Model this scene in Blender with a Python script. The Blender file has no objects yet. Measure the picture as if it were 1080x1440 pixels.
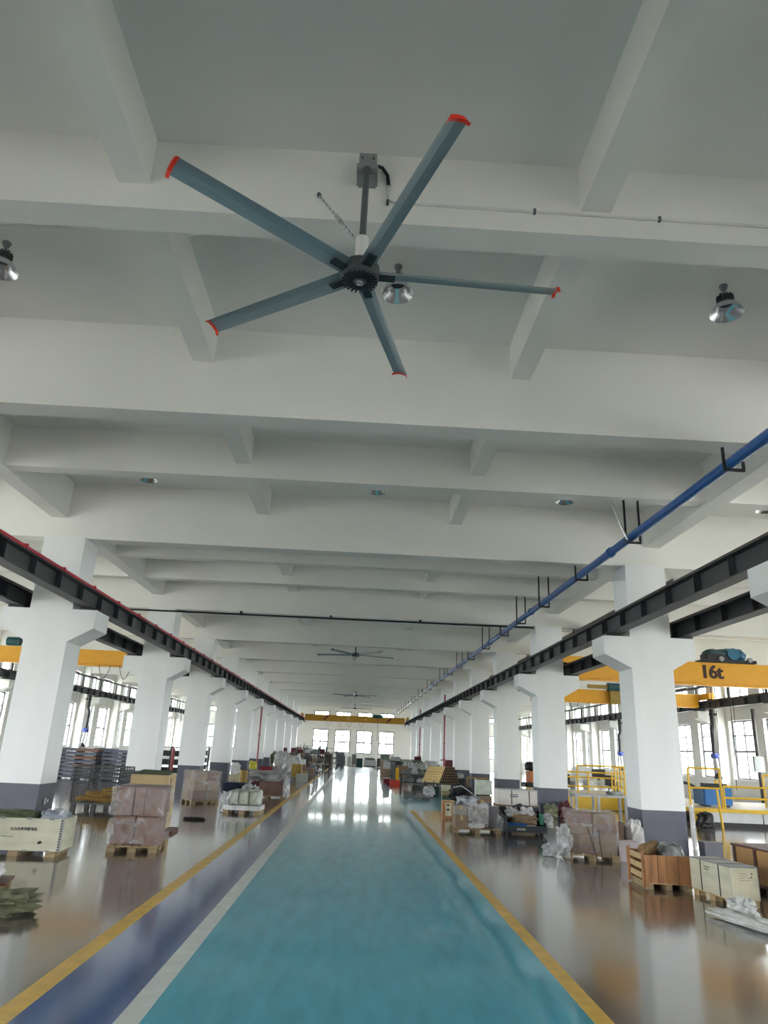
import bpy, math, random
from mathutils import Matrix, Vector, noise
C = bpy.context.scene.collection
R = math.radians
PI = math.pi
# ---------------------------------------------------------------- camera, sky, exposure
sc = bpy.context.scene
cam = bpy.data.cameras.new('camera'); co = bpy.data.objects.new('camera', cam); C.objects.link(co)
YAW, PITCH, ROLL = R(1.426), R(18.645), R(2.523)
fw = Vector((math.sin(YAW)*math.cos(PITCH), math.cos(YAW)*math.cos(PITCH), math.sin(PITCH)))
rt = Vector((math.cos(YAW), -math.sin(YAW), 0)); up = rt.cross(fw)
r2 = rt*math.cos(ROLL)+up*math.sin(ROLL); u2 = up*math.cos(ROLL)-rt*math.sin(ROLL)
mw = Matrix.Identity(4)
for i in range(3):
    mw[i][0], mw[i][1], mw[i][2] = r2[i], u2[i], -fw[i]
mw[2][3] = 1.7
co.matrix_world = mw
cam.sensor_fit = 'VERTICAL'; cam.sensor_height = 36; cam.lens = 989.274/1440*36; cam.clip_end = 1000
sc.camera = co
w = bpy.data.worlds.new('overcast'); sc.world = w; w.use_nodes = True
w.node_tree.nodes['Background'].inputs[0].default_value = (.97, .985, 1, 1)
w.node_tree.nodes['Background'].inputs[1].default_value = 6.0
vs = sc.view_settings
sc.display_settings.display_device = 'sRGB'
vs.view_transform = 'Standard'; vs.look = 'None'; vs.gamma = 1; vs.use_curve_mapping = False
vs.exposure = 1.83
sc.cycles.diffuse_bounces = 6; sc.cycles.max_bounces = 14; sc.cycles.sample_clamp_indirect = 8
WX, Y0, Y1, SZ = 18.4, -7.0, 82.0, 7.0
def portal(name, loc, rot, sx, sy):
    l = bpy.data.lights.new(name, 'AREA'); l.shape = 'RECTANGLE'; l.size = sx; l.size_y = sy
    l.cycles.is_portal = True
    o = bpy.data.objects.new(name, l); o.location = loc; o.rotation_euler = rot; C.objects.link(o)
LY = Y1-Y0
for s in (-1, 1):
    for za, zb in ((1.0, 3.8), (4.75, 5.8)):
        portal('sky_portal', (s*(WX+.34), (Y0+Y1)/2, (za+zb)/2), (0, s*R(90), 0), zb-za, LY)
for za, zb in ((1.0, 3.8), (4.85, 5.65)):
    portal('sky_portal', (0, Y1+.34, (za+zb)/2), (-R(90), 0, 0), 2*WX, zb-za)
portal('sky_portal', (0, Y0-.34, 2.6), (R(90), 0, 0), 2*WX, 5.2)

# ---------------------------------------------------------------- mesh helpers
class MB:
    def __init__(s): s.v = []; s.f = []; s.sm = False
    def q(s, vs, fs):
        n = len(s.v); s.v += [tuple(p) for p in vs]; s.f += [tuple(i+n for i in f) for f in fs]; return s
    def b(s, x0, x1, y0, y1, z0, z1, rz=0, at=None):
        vs = [(x, y, z) for z in (z0, z1) for x, y in ((x0, y0), (x1, y0), (x1, y1), (x0, y1))]
        if rz:
            ax, ay = at or ((x0+x1)/2, (y0+y1)/2); c, si = math.cos(rz), math.sin(rz)
            vs = [(ax+(x-ax)*c-(y-ay)*si, ay+(x-ax)*si+(y-ay)*c, z) for x, y, z in vs]
        return s.q(vs, [(3, 2, 1, 0), (4, 5, 6, 7), (0, 1, 5, 4), (1, 2, 6, 5), (2, 3, 7, 6), (3, 0, 4, 7)])
    def prism(s, pts, a0, a1, ax='y'):
        n = len(pts)
        def mk(p, a): return (p[0], a, p[1]) if ax == 'y' else ((a, p[0], p[1]) if ax == 'x' else (p[0], p[1], a))
        return s.q([mk(p, a0) for p in pts]+[mk(p, a1) for p in pts],
                   [tuple(range(n)), tuple(range(2*n-1, n-1, -1))]+[(i, n+i, n+(i+1) % n, (i+1) % n) for i in range(n)])
    def tube(s, pts, r, n=8, cap=True):
        pts = [Vector(p) for p in pts]; base = len(s.v); k = len(pts)
        rs = r if isinstance(r, (list, tuple)) else [r]*k
        d0 = (pts[1]-pts[0]).normalized(); a = d0.orthogonal().normalized()
        for i, p in enumerate(pts):
            d = (pts[min(i+1, k-1)]-pts[max(i-1, 0)]).normalized()
            a = (a-d*a.dot(d)).normalized(); b = d.cross(a)
            for j in range(n):
                t = 2*PI*j/n; s.v.append(tuple(p+(a*math.cos(t)+b*math.sin(t))*rs[i]))
        for i in range(k-1):
            for j in range(n):
                s.f.append((base+i*n+j, base+i*n+(j+1) % n, base+(i+1)*n+(j+1) % n, base+(i+1)*n+j))
        if cap:
            s.f.append(tuple(base+j for j in range(n-1, -1, -1))); s.f.append(tuple(base+(k-1)*n+j for j in range(n)))
        return s
    def lathe(s, prof, c=(0, 0, 0), n=24):
        base = len(s.v); k = len(prof)
        for r, z in prof:
            for j in range(n):
                t = 2*PI*j/n; s.v.append((c[0]+r*math.cos(t), c[1]+r*math.sin(t), c[2]+z))
        for i in range(k-1):
            for j in range(n):
                s.f.append((base+i*n+j, base+i*n+(j+1) % n, base+(i+1)*n+(j+1) % n, base+(i+1)*n+j))
        return s
    def lump(s, c, size, seed=0, n=18, m=11, amp=.16, pw=.6, fr=2.5):
        base = len(s.v); sx, sy, sz = size; sg = lambda t, p: math.copysign(abs(t)**p, t)
        for j in range(m+1):
            la = -PI/2+PI*j/m
            for i in range(n):
                lo = 2*PI*i/n
                x, y, z = sg(math.cos(la), pw)*sg(math.cos(lo), pw), sg(math.cos(la), pw)*sg(math.sin(lo), pw), sg(math.sin(la), pw)
                nv = noise.noise(Vector((x*fr+seed*7.3, y*fr+seed*1.7, z*fr)))+.6*abs(noise.noise(Vector((x*fr*2.3, y*fr*2.3+seed*3.1, z*fr*2.3))))
                k = 1+amp*nv*1.6-amp*.3
                s.v.append((c[0]+x*k*sx/2, c[1]+y*k*sy/2, max(c[2]+.002, c[2]+sz/2+z*k*sz/2)))
        for j in range(m):
            for i in range(n):
                s.f.append((base+j*n+i, base+j*n+(i+1) % n, base+(j+1)*n+(i+1) % n, base+(j+1)*n+i))
        return s
    def mesh(s, name):
        me = bpy.data.meshes.new(name); me.from_pydata(s.v, [], s.f); me.validate()
        if s.sm:
            for p in me.polygons: p.use_smooth = True
        me.update(); return me
def link(name, me, m, parent=None, loc=None, rz=0):
    o = bpy.data.objects.new(name, me); C.objects.link(o)
    if m and not me.materials: me.materials.append(m)
    if parent: o.parent = parent
    if loc: o.location = loc
    if rz: o.rotation_euler[2] = rz
    return o
def obj(name, mb, m, parent=None, **k): return link(name, mb.mesh(name), m, parent, **k)
def tag(o, label, cat, group=None, kind=None):
    o['label'] = label; o['category'] = cat
    if group: o['group'] = group
    if kind: o['kind'] = kind
    return o
def thing(name, label, cat, loc=(0, 0, 0), rz=0, group=None):
    o = bpy.data.objects.new(name, None); C.objects.link(o); o.location = loc; o.rotation_euler = (0, 0, rz)
    return tag(o, label, cat, group)
def struct(name, mb, m, parent=None, **k):
    o = obj(name, mb, m, parent, **k)
    if not parent: o['kind'] = 'structure'
    return o
def dup(o, parent=None, loc=None, rz=None, label=None, group=None):
    c = o.copy(); C.objects.link(c)
    if parent: c.parent = parent
    if loc: c.location = loc
    if rz is not None: c.rotation_euler[2] = rz
    if label: c['label'] = label
    if group: c['group'] = group
    for ch in list(o.children): dup(ch, c)
    return c
def text(name, s, size, m, loc, rot, parent, sx=1, bold=0, shear=0):
    cu = bpy.data.curves.new(name, 'FONT'); cu.body = s; cu.size = size; cu.align_x = 'CENTER'; cu.align_y = 'CENTER'; cu.offset = bold; cu.shear = shear; cu.extrude = .002
    t = bpy.data.objects.new(name+'_source', cu); C.objects.link(t); bpy.context.view_layer.update()
    me = bpy.data.meshes.new_from_object(t.evaluated_get(bpy.context.evaluated_depsgraph_get()))
    bpy.data.objects.remove(t); bpy.data.curves.remove(cu)
    me.name = name; me.materials.clear(); o = link(name, me, m, parent, loc=loc); o.rotation_euler = rot; o.scale = (sx, 1, 1)
    return o

# ---------------------------------------------------------------- materials
MATS = {}
def mat(name, col, rough=.6, metal=0, var=.08, scale=4, bump=0, bscale=40, coat=0, stretch=(1, 1, 1), col2=None):
    if name in MATS: return MATS[name]
    m = bpy.data.materials.new(name); m.use_nodes = True; nt = m.node_tree; b = nt.nodes['Principled BSDF']; L = nt.links.new
    b.inputs['Roughness'].default_value = rough; b.inputs['Metallic'].default_value = metal
    if coat: b.inputs['Coat Weight'].default_value = coat; b.inputs['Coat Roughness'].default_value = .06
    tc = nt.nodes.new('ShaderNodeTexCoord'); mp = nt.nodes.new('ShaderNodeMapping'); mp.inputs['Scale'].default_value = stretch
    L(tc.outputs['Object'], mp.inputs[0])
    n = nt.nodes.new('ShaderNodeTexNoise'); n.inputs['Scale'].default_value = scale; n.inputs['Detail'].default_value = 5
    L(mp.outputs[0], n.inputs['Vector'])
    cr = nt.nodes.new('ShaderNodeValToRGB'); cr.color_ramp.elements[0].position = .3; cr.color_ramp.elements[1].position = .7
    c2 = col2 or tuple(min(1, c*(1+var)) for c in col)
    cr.color_ramp.elements[0].color = (*[c*(1-var) for c in col], 1); cr.color_ramp.elements[1].color = (*c2, 1)
    L(n.outputs['Fac'], cr.inputs[0]); L(cr.outputs[0], b.inputs['Base Color'])
    if bump:
        n2 = nt.nodes.new('ShaderNodeTexNoise'); n2.inputs['Scale'].default_value = bscale; n2.inputs['Detail'].default_value = 4
        L(mp.outputs[0], n2.inputs['Vector'])
        bp = nt.nodes.new('ShaderNodeBump'); bp.inputs['Strength'].default_value = bump; bp.inputs['Distance'].default_value = .02
        L(n2.outputs['Fac'], bp.inputs['Height']); L(bp.outputs[0], b.inputs['Normal'])
    MATS[name] = m; return m
def polished(m, rough, ior=1.5, haze=.32, hrough=.29):
    # resin floor: diffuse paint under a clear gloss with a hazier worn lobe
    nt = m.node_tree; L = nt.links.new; b = nt.nodes['Principled BSDF']; src = b.inputs['Base Color'].links[0].from_socket
    d = nt.nodes.new('ShaderNodeBsdfDiffuse'); L(src, d.inputs[0])
    g1 = nt.nodes.new('ShaderNodeBsdfAnisotropic'); g2 = nt.nodes.new('ShaderNodeBsdfAnisotropic')
    g1.inputs['Roughness'].default_value = rough; g2.inputs['Roughness'].default_value = hrough
    for g in (g1, g2): g.inputs[0].default_value = (1, 1, 1, 1)
    mg = nt.nodes.new('ShaderNodeMixShader'); mg.inputs[0].default_value = haze; L(g1.outputs[0], mg.inputs[1]); L(g2.outputs[0], mg.inputs[2])
    fr = nt.nodes.new('ShaderNodeFresnel'); fr.inputs[0].default_value = ior
    mx = nt.nodes.new('ShaderNodeMixShader'); L(fr.outputs[0], mx.inputs[0]); L(d.outputs[0], mx.inputs[1]); L(mg.outputs[0], mx.inputs[2])
    L(mx.outputs[0], nt.nodes['Material Output'].inputs[0]); nt.nodes.remove(b); return m
def film(name, clear=.6, col=(.85, .86, .88), rough=.12):
    m = bpy.data.materials.new(name); m.use_nodes = True; nt = m.node_tree; L = nt.links.new; out = nt.nodes['Material Output']
    p = nt.nodes['Principled BSDF']; p.inputs['Base Color'].default_value = (*col, 1); p.inputs['Roughness'].default_value = rough
    tr = nt.nodes.new('ShaderNodeBsdfTransparent'); mx = nt.nodes.new('ShaderNodeMixShader')
    n = nt.nodes.new('ShaderNodeTexNoise'); n.inputs['Scale'].default_value = 7; n.inputs['Detail'].default_value = 6; n.inputs['Distortion'].default_value = .8
    tc = nt.nodes.new('ShaderNodeTexCoord'); L(tc.outputs['Object'], n.inputs['Vector'])
    mr = nt.nodes.new('ShaderNodeMapRange'); mr.inputs[1].default_value = .35; mr.inputs[2].default_value = .65  # noise mask: whiter, less clear patches stand in for crinkle highlights
    mr.inputs[3].default_value = max(0.03, 1-clear-.16); mr.inputs[4].default_value = min(1, 1-clear+.16)
    L(n.outputs['Fac'], mr.inputs[0]); L(mr.outputs[0], mx.inputs[0]); L(tr.outputs[0], mx.inputs[1]); L(p.outputs[0], mx.inputs[2]); L(mx.outputs[0], out.inputs[0])
    bp = nt.nodes.new('ShaderNodeBump'); bp.inputs['Strength'].default_value = .8; bp.inputs['Distance'].default_value = .03
    L(n.outputs['Fac'], bp.inputs['Height']); L(bp.outputs[0], p.inputs['Normal'])
    MATS[name] = m; return m
def glass():
    m = bpy.data.materials.new('window_glass'); m.use_nodes = True; nt = m.node_tree; L = nt.links.new
    tr = nt.nodes.new('ShaderNodeBsdfTransparent'); tr.inputs[0].default_value = (.90, .93, .925, 1)
    gl = nt.nodes.new('ShaderNodeBsdfGlossy'); gl.inputs['Roughness'].default_value = .02
    mx = nt.nodes.new('ShaderNodeMixShader'); mx.inputs[0].default_value = .05; L(tr.outputs[0], mx.inputs[1]); L(gl.outputs[0], mx.inputs[2])
    L(mx.outputs[0], nt.nodes['Material Output'].inputs[0]); return m
GLASS = glass()
WHITE = mat('wall_paint', (.82, .81, .77), .55, var=.03, scale=1.2)
CEIL = mat('ceiling_paint', (.80, .79, .75), .6, var=.03, scale=.8)
COLP = mat('column_paint', (.80, .81, .82), .5, var=.03, scale=2, stretch=(1, 1, .2))
DADO = mat('dado_paint', (.066, .070, .105), .45, var=.1, scale=3)
FLOOR = mat('terrazzo_floor', (.148, .125, .113), .13, var=.25, scale=5, coat=.6)
GREEN = mat('green_lane_paint', (.085, .43, .57), .08, var=.13, scale=3, stretch=(2.5, .5, 1))
BLUE = mat('blue_lane_paint', (.005, .09, .33), .1, var=.25, scale=3, coat=.85, stretch=(2, .5, 1))
polished(GREEN, .05, 1.5, .29)
for m_ in (FLOOR, BLUE):
    b_ = m_.node_tree.nodes['Principled BSDF']; b_.inputs['IOR'].default_value = 1.5; b_.inputs['Coat IOR'].default_value = 1.5; b_.inputs['Coat Roughness'].default_value = .11
LINEW = mat('white_line_paint', (.68, .72, .71), .3, var=.1, scale=6)
LINEY = mat('yellow_line_paint', (.74, .45, .05), .3, var=.15, scale=6)
STEEL = mat('dark_steel', (.040, .043, .048), .5, var=.15)
STEELB = mat('black_steel', (.012, .013, .015), .5)
RUST = mat('rail_rust', (.06, .033, .022), .6)
REDBAR = mat('red_plastic', (.42, .015, .035), .4)
YEL = mat('crane_yellow', (.80, .385, .008), .4, var=.04)
YEL2 = mat('rail_yellow', (.78, .48, .02), .4, var=.06)
PBLUE = mat('pipe_blue', (.006, .085, .30), .35)
PGREY = mat('pipe_grey', (.30, .32, .34), .4)
PRED = mat('pipe_red', (.24, .012, .03), .4)
FRAME = mat('window_frame', (.08, .08, .09), .4)
BLADE = mat('fan_blade', (.25, .33, .36), .35, metal=.35, var=.05, stretch=(.3, 4, 4))
FRED = mat('blade_tip_red', (.75, .035, .012), .35)
HUB = mat('hub_grey', (.055, .065, .068), .5)
HUBD = mat('hub_dark', (.02, .028, .03), .5)
ROD = mat('rod_grey', (.09, .105, .11), .4)
ALU = mat('aluminium', (.72, .75, .77), .22, metal=.9, var=.05)
BOXG = mat('box_grey', (.25, .27, .27), .5)
PLASTW = mat('white_plastic', (.70, .70, .68), .4)
BLACK = mat('black_rubber', (.010, .011, .012), .5)
WOOD = mat('pale_wood', (.50, .36, .19), .7, var=.25, scale=5, stretch=(.4, 4, 4), bump=.2)
PALW = mat('pallet_wood', (.34, .25, .145), .75, var=.3, scale=5, stretch=(.5, 4, 4), bump=.2)
PLANK = mat('orange_plank', (.42, .20, .085), .6, var=.35, scale=3, stretch=(4, 4, .6), bump=.15)
DWOOD = mat('dark_red_wood', (.085, .022, .012), .5, var=.3, scale=4)
PLYO = mat('ply_ochre', (.43, .235, .085), .6, var=.12, scale=3)
PLYW = mat('pale_plywood', (.62, .60, .47), .65, var=.12, scale=3, stretch=(1, 1, 3), bump=.1)
PLYR = mat('cream_plywood', (.66, .62, .45), .65, var=.14, scale=5, bump=.1)
CART = mat('carton_kraft', (.50, .37, .20), .8, var=.08, scale=3)
CARTP = mat('carton_pink', (.215, .125, .10), .75, var=.12, scale=4)
CARTB = mat('carton_brown', (.27, .19, .13), .75, var=.15, scale=4)
PINKB = mat('carton_lilac', (.60, .53, .55), .7, var=.06)
INK = mat('black_ink', (.015, .014, .014), .7)
INKB = mat('brown_ink', (.05, .02, .01), .6)
INKW = mat('white_ink', (.75, .75, .76), .6)
GREYT = mat('charcoal_cart', (.048, .055, .065), .5)
TEAL = mat('teal_enamel', (.012, .075, .085), .4)
HBLUE = mat('hoist_blue', (.015, .13, .24), .4)
BLUEM = mat('machine_blue', (.010, .16, .50), .4)
NAVY = mat('navy_plastic', (.008, .022, .055), .5)
TARPG = mat('green_tarp', (.075, .095, .045), .6, var=.35, scale=7, bump=.5, bscale=12)
TARPK = mat('khaki_tarp', (.16, .165, .10), .55, var=.4, scale=9, bump=.6, bscale=14)
TARPS = mat('grey_tarp', (.30, .30, .29), .35, var=.3, scale=5, bump=.5, bscale=10)
SACK = mat('white_sack', (.66, .65, .66), .4, var=.2, scale=8, bump=.6, bscale=14)
SILV = mat('silver_wrap', (.42, .42, .42), .25, var=.4, scale=9, bump=.8, bscale=14)
PAPER = mat('brown_paper', (.26, .18, .115), .7, var=.25, scale=5, bump=.5, bscale=9)
TUBEY = mat('tube_yellow', (.66, .47, .20), .6, var=.08)
TUBED = mat('tube_hollow', (.05, .026, .018), .8)
GMACH = mat('machine_green', (.12, .16, .11), .5, var=.2)
GREYM = mat('machine_grey', (.16, .17, .17), .5, var=.25)
LGREY = mat('light_grey_metal', (.45, .46, .46), .45, var=.08)
OCHRE = mat('ochre_metal', (.30, .19, .03), .5, var=.25)
HOSEY = mat('hose_ochre', (.48, .27, .025), .45, var=.2, scale=9)
REDO = mat('red_orange', (.62, .06, .03), .4)
MAROON = mat('maroon', (.10, .012, .018), .5)
YBAG = mat('yellow_bag', (.62, .56, .05), .4)
CREAM = mat('platform_cream', (.62, .55, .42), .5, var=.08)
SKIRT = mat('platform_skirt', (.66, .67, .70), .4)
LEATHER = mat('brown_leather', (.10, .055, .035), .5)
TRAY = mat('tray_steel', (.085, .095, .14), .4, var=.25, scale=3)
GREENL = mat('green_label', (.01, .17, .09), .5)
FILM = film('shrink_film', .84)
FILMD = film('thick_film', .5, (.72, .73, .76))
GROUND = mat('ground_concrete', (.60, .595, .555), .9)

# ---------------------------------------------------------------- structure
COLS = [-4.9, 1.75, 8.2, 14.72, 22.8, 29.45, 35.9, 42.2, 48.75, 55.4, 62.0, 68.6, 75.2]
struct('ground', MB().q([(-300, -300, -.2), (300, -300, -.2), (300, 300, -.2), (-300, 300, -.2)], [(0, 1, 2, 3)]), GROUND)
fl = struct('floor', MB().b(-WX-.3, WX+.3, Y0-.3, Y1+.3, -.2, 0), FLOOR)
def paint(name, x0, x1, y0, y1, m, z=.002): obj(name, MB().b(x0, x1, y0, y1, 0, z), m, fl)
paint('green_lane', -1.27, 1.72, -6.9, 72, GREEN)
paint('green_crossing', 1.72, 5.4, 23.2, 30.6, GREEN)
paint('blue_lane', -2.06, -1.43, -6.9, 72, BLUE)
paint('white_line', -1.43, -1.27, -6.9, 72, LINEW, .0025)
paint('yellow_line', -2.22, -2.06, -6.9, 72, LINEY, .0025)
paint('yellow_line', 1.72, 1.86, -6.9, 22.9, LINEY, .0025)
struct('ceiling', MB().b(-WX-.3, WX+.3, Y0-.3, Y1+.3, SZ, SZ+.25), CEIL)

def wall(name, axis, at, th, u0, u1, zt, openings, m):
    mb = MB(); us = sorted({u0, u1} | {o[0] for o in openings} | {o[1] for o in openings})
    for a, b in zip(us, us[1:]):
        mid = (a+b)/2; holes = sorted((o[2], o[3]) for o in openings if o[0] < mid < o[1]); z = 0
        for h0, h1 in holes+[(zt, zt)]:
            if h0 > z:
                if axis == 'y': mb.b(at, at+th, a, b, z, h0)
                else: mb.b(a, b, at, at+th, z, h0)
            z = h1
    return struct(name, mb, m)
# window kinds: frame with mullion and transoms, panes as children
def window_kind(w_, h_, rows, t=.075):
    fr = MB(); d = .06
    fr.b(-w_/2, -w_/2+t, -d/2, d/2, 0, h_).b(w_/2-t, w_/2, -d/2, d/2, 0, h_).b(-w_/2+t, w_/2-t, -d/2, d/2, 0, t).b(-w_/2+t, w_/2-t, -d/2, d/2, h_-t, h_)
    fr.b(-t/2, t/2, -d/2+.005, d/2-.005, t, h_-t)
    zs = [0]+[r*h_ for r in rows]+[h_]
    for i, z in enumerate(zs[1:-1]):
        tt = t*1.4 if i == 0 else t*.8
        fr.b(-w_/2+t, w_/2-t, -d/2, d/2, z-tt/2, z+tt/2)
    panes = []
    for a, b in zip(zs, zs[1:]):
        for s in (-1, 1):
            x0, x1 = (-w_/2+t, -t/2) if s < 0 else (t/2, w_/2-t)
            panes.append(MB().b(x0, x1, -.004, .004, a+.026, b-.026).mesh('pane'))
    return fr.mesh('window'), panes
K_LOW = window_kind(2.1, 2.7, [.47, .74]); K_UP = window_kind(2.1, .95, [])
E_LOW = window_kind(1.72, 2.45, [.47, .74], .11); E_UP = window_kind(1.72, .6, [], .11)
for k in (K_LOW, K_UP, E_LOW, E_UP):
    k[0].materials.append(FRAME)
    for p in k[1]: p.materials.append(GLASS)
NW = [0]
def window(kind, loc, rz):
    NW[0] += 1
    o = link(f'window_{NW[0]}', kind[0], None, loc=loc, rz=rz); o['kind'] = 'structure'
    for p in kind[1]: link('pane', p, None, o)
sideops = []
wy = []
cc = [c+.39 for c in COLS]+[Y1]
wy += [-5.4]
for a, b in zip(cc, cc[1:]):
    wy += [a+(b-a)*.26, a+(b-a)*.74]
for y in wy: sideops += [(y-1.05, y+1.05, 1.05, 3.75), (y-1.05, y+1.05, 4.8, 5.75)]
wall('wall_left', 'y', -WX-.3, .3, Y0, Y1, SZ, sideops, WHITE)
wall('wall_right', 'y', WX, .3, Y0, Y1, SZ, sideops, WHITE)
for y in wy:
    for s in (-1, 1):
        window(K_LOW, (s*(WX+.2), y, 1.05), R(90)); window(K_UP, (s*(WX+.2), y, 4.8), R(90))
ex = [-16.1, -13.66, -11.23, -8.8, -3.9, -1.47, .95, 3.41, 8.3, 10.73, 13.16, 15.6]
endops = []
for x in ex: endops += [(x-.86, x+.86, 1.15, 3.6), (x-.86, x+.86, 4.95, 5.55)]
wall('wall_front', 'x', Y1, .3, -WX-.3, WX+.3, SZ, endops, WHITE)
wall('wall_back', 'x', Y0-.3, .3, -WX-.3, WX+.3, SZ, [(-16.5, -8.5, 0, 3.2), (8.5, 16.5, 0, 3.2)], WHITE)   # unseen openings behind the camera, added to let in light
for x in ex:
    window(E_LOW, (x, Y1+.2, 1.15), 0); window(E_UP, (x, Y1+.2, 4.95), 0)
# columns with corbels and painted bases
DP = .78
def column_meshes(x0, x1, inner):
    sh = MB().b(x0, x1, 0, DP, .795, 5.74).mesh('column'); ba = MB().b(x0, x1, 0, DP, 0, .795).mesh('painted_base')
    cs = []
    for xf, s, ln, zt in ((x0, -1, .56, 4.18), (x1, 1, .5 if inner else .56, 4.19)):
        cs.append(MB().prism([(xf, 3.52), (xf+s*ln, zt-.38), (xf+s*ln, zt), (xf, zt)], 0, DP).mesh('corbel'))
    for m_, k in ((sh, COLP), (ba, DADO), (cs[0], COLP), (cs[1], COLP)): m_.materials.append(k)
    return sh, ba, cs
CL = column_meshes(-6.876, -6.005, True); CR = column_meshes(5.676, 6.547, True)
for y in COLS:
    for k in (CL, CR):
        o = link('column', k[0], None, loc=(0, y, 0)); o['kind'] = 'structure'
        link('painted_base', k[1], None, o)
        for c in k[2]: link('corbel', c, None, o)
pil = []
for s in (-1, 1):
    a, b = sorted((s*WX, s*(WX-.5)))
    pm_ = MB().b(a, b, 0, DP, 0, 7).mesh('column'); pm_.materials.append(WHITE)
    xf = s*(WX-.5); cm = MB().prism([(xf, 3.52), (xf-s*.8, 3.85), (xf-s*.8, 4.2), (xf, 4.2)], .15, DP-.15).mesh('corbel'); cm.materials.append(WHITE)
    for y in COLS:
        o = link('column', pm_, None, loc=(0, y, 0)); o['kind'] = 'structure'; link('corbel', cm, None, o)
# beams
mainb = MB().b(-WX, WX, 0, .36, 5.736, 7).mesh('beam'); secb = MB().b(-WX, WX, 0, .3, 6.222, 7).mesh('beam')
for m_ in (mainb, secb): m_.materials.append(CEIL)
MAIN = [c+.08 for c in COLS]
MAIN[2] = 8.334
SECS = [-1.5, 5.209, 11.861, 17.95, 20.54, 26.2, 32.8, 39.2, 45.6, 52.2, 58.8, 65.4, 72.0, 78.7]
for y in MAIN: link('beam', mainb, None, loc=(0, y, 0))['kind'] = 'structure'
for y in SECS: link('beam', secb, None, loc=(0, y, 0))['kind'] = 'structure'
for x0, x1 in ((-2.42, -2.14), (1.83, 2.10)): struct('beam', MB().b(x0, x1, Y0, Y1, 6.49, 7), CEIL)
for x0, x1 in ((-6.84, -6.50), (6.17, 6.51)): struct('beam', MB().b(x0, x1, Y0, Y1, 6.18, 7), CEIL)

# ---------------------------------------------------------------- crane runways
stiff = MB().b(-.125, .125, -.008, .008, .02, .33).mesh('stiffener'); stiff.materials.append(STEEL)
def runway(x, z, label, red=0, group=None):
    t = thing('crane_runway_beam', label, 'girder', (x, 0, z), 0, group)
    obj('girder', MB().b(-.13, .13, Y0+.05, Y1-.05, 0, .022).b(-.13, .13, Y0+.05, Y1-.05, .325, .347).b(-.012, .012, Y0+.05, Y1-.05, .022, .325), STEEL, t)
    obj('rail', MB().b(-.035, .035, Y0+.05, Y1-.05, .347, .42), RUST, t)
    y = 4.2
    while y < 80:
        link('stiffener', stiff, None, t, loc=(0, y, 0)); y += 1.1
    for c in COLS:
        obj('bearing_plate', MB().b(-.16, .16, c+.1, c+.68, -.055, 0), STEELB, t)
    if red:
        obj('conductor_bar', MB().b(red*.10, red*.145, Y0+.1, Y1-.1, .35, .40), REDBAR, t)
        clip = MB().b(red*.09, red*.16, -.03, .03, .35, .425).mesh('bar_clip'); clip.materials.append(REDBAR)
        for i in range(45): link('bar_clip', clip, None, t, loc=(0, 5+1.6*i, 0))
runway(-5.72, 4.245, 'dark steel crane runway with a red conductor bar, left of the lane', red=1)
runway(5.38, 4.245, 'dark steel crane runway with a rusty rail, right of the lane')
runway(-7.22, 4.235, 'dark steel crane runway behind the left columns, facing the left aisle')
runway(6.92, 4.235, 'dark steel crane runway behind the right columns, facing the right aisle')
runway(-17.3, 4.255, 'dark steel crane runway along the windows of the left outer wall')
runway(17.3, 4.255, 'dark steel crane runway along the windows of the right outer wall')
# ---------------------------------------------------------------- bridge cranes
def bridge(x0, x1, y, zb, zt, label, hoist=None, m=YEL, stripes=None, festoon=()):
    t = thing('bridge_crane', label, 'crane', (0, y, 0))
    obj('bridge_girder', MB().b(x0+.25, x1-.25, -.2, .2, zb+.10, zt).b(x0+.25, x1-.25, -.27, .27, zb+.06, zb+.10).b(x0+.25, x1-.25, -.16, .16, zb, zb+.06), m, t)
    for x in (x0, x1):
        e = obj('end_carriage', MB().b(x-.13, x+.13, -1.1, 1.1, 4.72, 5.0), m, t)
        for yy in (-.85, .85): obj('wheel', MB().tube([(x-.05, yy, 4.74), (x+.05, yy, 4.74)], .08, 12), STEELB, e)
    for fx in festoon:
        pts = [(fx+.45*k/8, -.3, zb+.02-.5*(1-((k-4)/4)**2)) for k in range(9)]
        obj('festoon_cable', MB().tube(pts, .012, 5), BLACK, t)
    if stripes:
        for sx in stripes:
            obj('warning_stripe', MB().prism([(sx, zb+.12), (sx+.25, zb+.12), (sx+.75, zt-.02), (sx+.5, zt-.02)], -.205, -.2), MAROON, t)
    return t
b16 = bridge(6.92, 17.3, 24.7, 4.27, 5.05, 'yellow overhead crane bridge marked 16t in the right aisle')
for q in (-.018, .018): text('capacity_lettering', '16t', .62, INKB, (12.24+q, -.206-abs(q)*.1-(q > 0)*.001, 4.71), (R(90), 0, 0), b16, sx=.95, bold=.014)
h = obj('hoist_trolley', MB().b(11.95, 13.8, -.35, .35, 5.06, 5.16).b(12.1, 12.9, -.3, .25, 5.16, 5.36), STEELB, b16)
hb = MB().tube([(12.75, .1, 5.32), (12.95, .1, 5.37), (13.45, .1, 5.37), (13.6, .1, 5.3)], [.16, .24, .24, .15], 14); hb.sm = False
obj('motor_drum', hb, HBLUE, h)
obj('drum_cap', MB().tube([(13.0, -.36, 5.36), (13.0, -.2, 5.36)], .2, 16), HBLUE, h)
obj('gear_cover', MB().lump((12.55, 0, 5.12), (.9, .6, .42), 3, amp=.1), TEAL, h)
for x in (12.55, 13.55): obj('trolley_wheel', MB().tube([(x, -.42, 5.17), (x, -.3, 5.17)], .085, 12), PGREY, h)
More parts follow.
